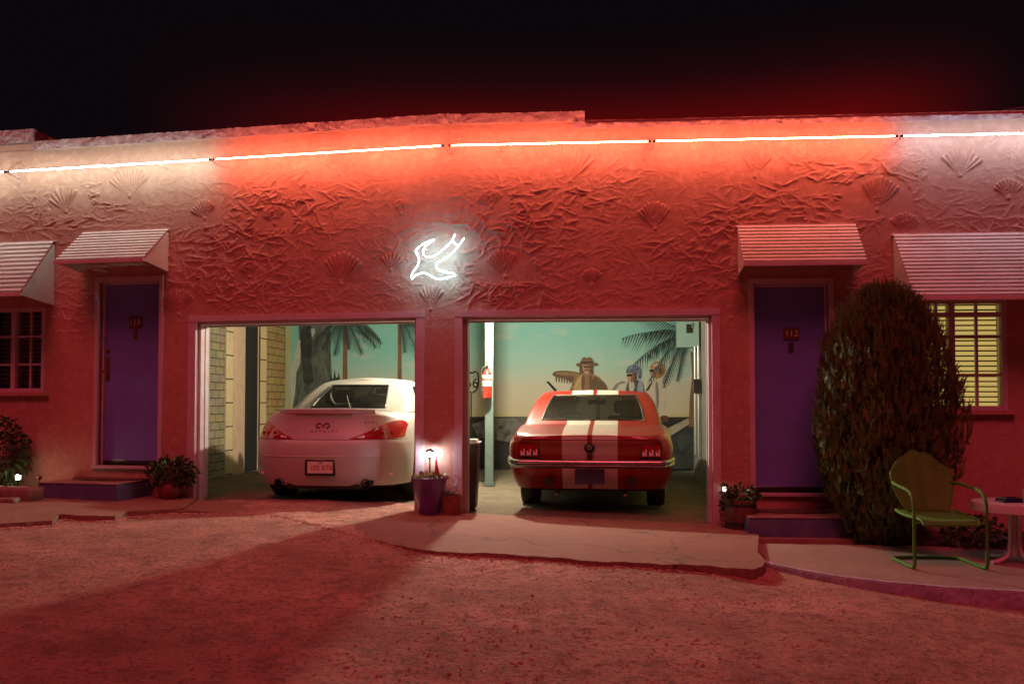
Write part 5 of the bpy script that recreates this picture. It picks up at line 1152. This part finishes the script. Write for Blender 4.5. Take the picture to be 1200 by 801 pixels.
# low plants and stones under the lit window
bed=MB(); x0=wrw(3.95,0,0); 
bed.slab([wrw(3.95,.02,0)[:2],wrw(3.95,.62,0)[:2],(4.6,7.18),(6.6,7.05),wrw(7.4,.02,0)[:2]],-.2,lambda x,y:PZ+.008)
tag(obj('planting_bed',bed,M['soil'],smooth=None),kind='structure')
plant('ground_plant','dark ground plant between the green chair and white table','plant',(3.98,7.6,PZ),(0,0,.12),.26,.18,.13,420,.06,42,st=8)
for k,(px,py,a,b_,c,lab) in enumerate([(1022,628,.24,.16,.12,'long border stone right of the right purple step'),(1045,629,.16,.15,.10,'border stone left of the green chair at the bed edge'),(1146,612,.2,.12,.15,'upright pale stone behind the right leg of the green chair'),(1098,627,.2,.14,.09,'border stone seen between the green chair legs')]):
    x,y=G(px,py,PZ); stone((x,y,PZ-.01),a,b_,c,60+k,lab)
# ------------------------------------------------------------------ green shell-back chair
CH=thing('lawn_chair','olive green metal lawn chair with scalloped shell back on the patio','chair',(3.25,6.75,PZ),R_(-3))
b=MB()
def shell(i,j):
    a=-1+2*i/36; t=j/14
    ang=a*.5; wtop=.215; rr=t
    lob=abs(math.cos(a*3.5*math.pi/1.0*.5*2)) if False else abs(math.sin((a+1)*3.5*math.pi/1.0*.5))
    Hh=.34+.115*math.cos(a*math.pi/2)+.020*lob*(t**2)
    x=a*(.15+.085*math.sin(t*1.9))*1.0
    z=.375+Hh*t*(1-.10*a*a)
    y=.20+.20*t-.10*a*a*(.35+.65*t)+.0035*math.cos((a+1)*3.5*math.pi)*(.3+.7*t)
    return (x,y,z)
b.grid(shell,37,15)
sh_=obj('backrest',b,M['green_paint'],CH,smooth=60); md=sh_.modifiers.new('thick','SOLIDIFY'); md.thickness=.004
rim=MB(); rim.tube([shell(0,j) for j in range(15)]+[shell(i,14) for i in range(1,37)]+[shell(36,j) for j in range(13,-1,-1)],.007,6); obj('back_rim',rim,M['green_paint'],CH)
b=MB()
def seat_(i,j):
    a=-1+2*i/20; t=j/14; x=a*(.20+.03*math.sin(t*math.pi*.7)); y=-.25+.47*t
    z=.372-.020*math.sin(math.pi*t)*(1-a*a)-.012*a*a*0 - (.035*(1-t/.08) if t<.08 else 0)+.02*t**4
    return (x,y,z)
b.grid(seat_,21,15); ss=obj('seat',b,M['green_paint'],CH,smooth=50); md=ss.modifiers.new('thick','SOLIDIFY'); md.thickness=.004
sk=MB(); sk.tube([seat_(0,14)]+[seat_(0,j) for j in range(13,-1,-1)]+[seat_(i,0) for i in range(1,21)]+[seat_(20,j) for j in range(1,15)],.012,6); obj('seat_rim',sk,M['green_paint'],CH)
for sg in (-1,1):
    x=sg*.262; b=MB()
    pts=smooth_path([(sg*.20,.30,.60),(sg*.245,.22,.605),(x,.05,.592),(x,-.12,.575),(x,-.205,.53),(x,-.228,.45),(x,-.228,.30),(x,-.228,.10),(x,-.222,.03),(x,-.16,.014),(x,.0,.014),(sg*.262,.16,.014)],5); b.tube(pts,.0125,10); obj('arm_frame',b,M['green_paint'],CH)
    br=MB(); br.tube([(sg*.20,-.2,.345),(x,-.225,.345)],.009,6); br.tube([(sg*.18,.26,.52),(sg*.225,.27,.60)],.008,6); obj('arm_bracket',br,M['green_paint'],CH)
b=MB(); b.tube(smooth_path([(-.262,.16,.014),(-.255,.21,.014),(-.20,.245,.014),(0,.255,.014),(.20,.245,.014),(.255,.21,.014),(.262,.16,.014)],5),.0125,10); obj('rear_sled',b,M['green_paint'],CH)
# ------------------------------------------------------------------ table
TB=thing('side_table','round white enamel side table with splayed tube legs beside the green chair','table',(3.90,6.85,PZ)); TB.scale=(1,1,1.17)
b=MB(); b.lathe([(.0,.405),(.27,.405),(.298,.400),(.305,.385),(.305,.345),(.298,.342),(.292,.375),(.0,.385)],seg=48); obj('tabletop',b,M['pinkwhite'],TB)
for k in range(4):
    a=k*math.pi/2+.35; c,s_=math.cos(a),math.sin(a)
    b=MB(); b.tube(smooth_path([(.045*c,.045*s_,.385),(.043*c,.043*s_,.25),(.045*c,.045*s_,.12),(.075*c,.075*s_,.05),(.16*c,.16*s_,.022),(.24*c,.24*s_,.013)],5),.0145,10); obj('leg',b,M['pinkwhite'],TB)
b=MB(); b.lathe([(.0,.0),(.02,.0),(.02,.34),(.0,.34)],c=(0,0,.04),seg=12); obj('column',b,M['pinkwhite'],TB)
b=MB(); b.add([(sx_*a,sy_*a*.8,z) for (z,a) in ((0,.085),(.028,.075),(.034,.055),(.018,.05)) for sx_,sy_ in ((-1,-1),(1,-1),(1,1),(-1,1))],[(3,2,1,0),(12,13,14,15)]+[(i+4*k,(i+1)%4+4*k,(i+1)%4+4*k+4,i+4*k+4) for k in range(3) for i in range(4)])
tag(obj('ashtray',b,M['navy'],None,smooth=None,bevel=.004,loc=(3.84,6.80,PZ+.4750),rz=.1),'dark blue glass ashtray on the white side table','ashtray')
b=MB(); b.lathe([(.0,.0),(.022,.0),(.026,.09),(.026,.10),(.023,.10),(.02,.012),(.0,.01)],seg=18)
tag(obj('drinking_cup',b,M['pinkwhite'],None,loc=(3.925,6.74,PZ+.4750)),'pale cup on the white side table beside the ashtray','cup')
# overhead cable behind the roof
pts=[(-9+24*k/30,16.0+1.0*k/30,5.65+2.2*k/30-.9*math.sin(math.pi*k/30)) for k in range(31)]
b=MB(); b.tube(pts,.009,5); tag(obj('overhead_cable',b,M['galv'],None),'thin overhead cable crossing the dark sky above the roof','cable')
for (px_,z_) in ((pts[0],0),(pts[-1],0)):
    pass
for nm,p,lab in (('a',pts[0],'utility pole far behind the motel carrying one end of the cable'),('b',pts[-1],'utility pole far behind the motel carrying the other cable end')):
    b=MB(); b.tube([(0,0,-.3),(0,0,p[2]+.25)],[.12,.09],10); b.box(-.7,.7,-.05,.05,p[2]-.12,p[2]-.02); tag(obj('utility_pole',b,M['bark'],None,loc=(p[0],p[1]+.02,0)),lab,'pole')
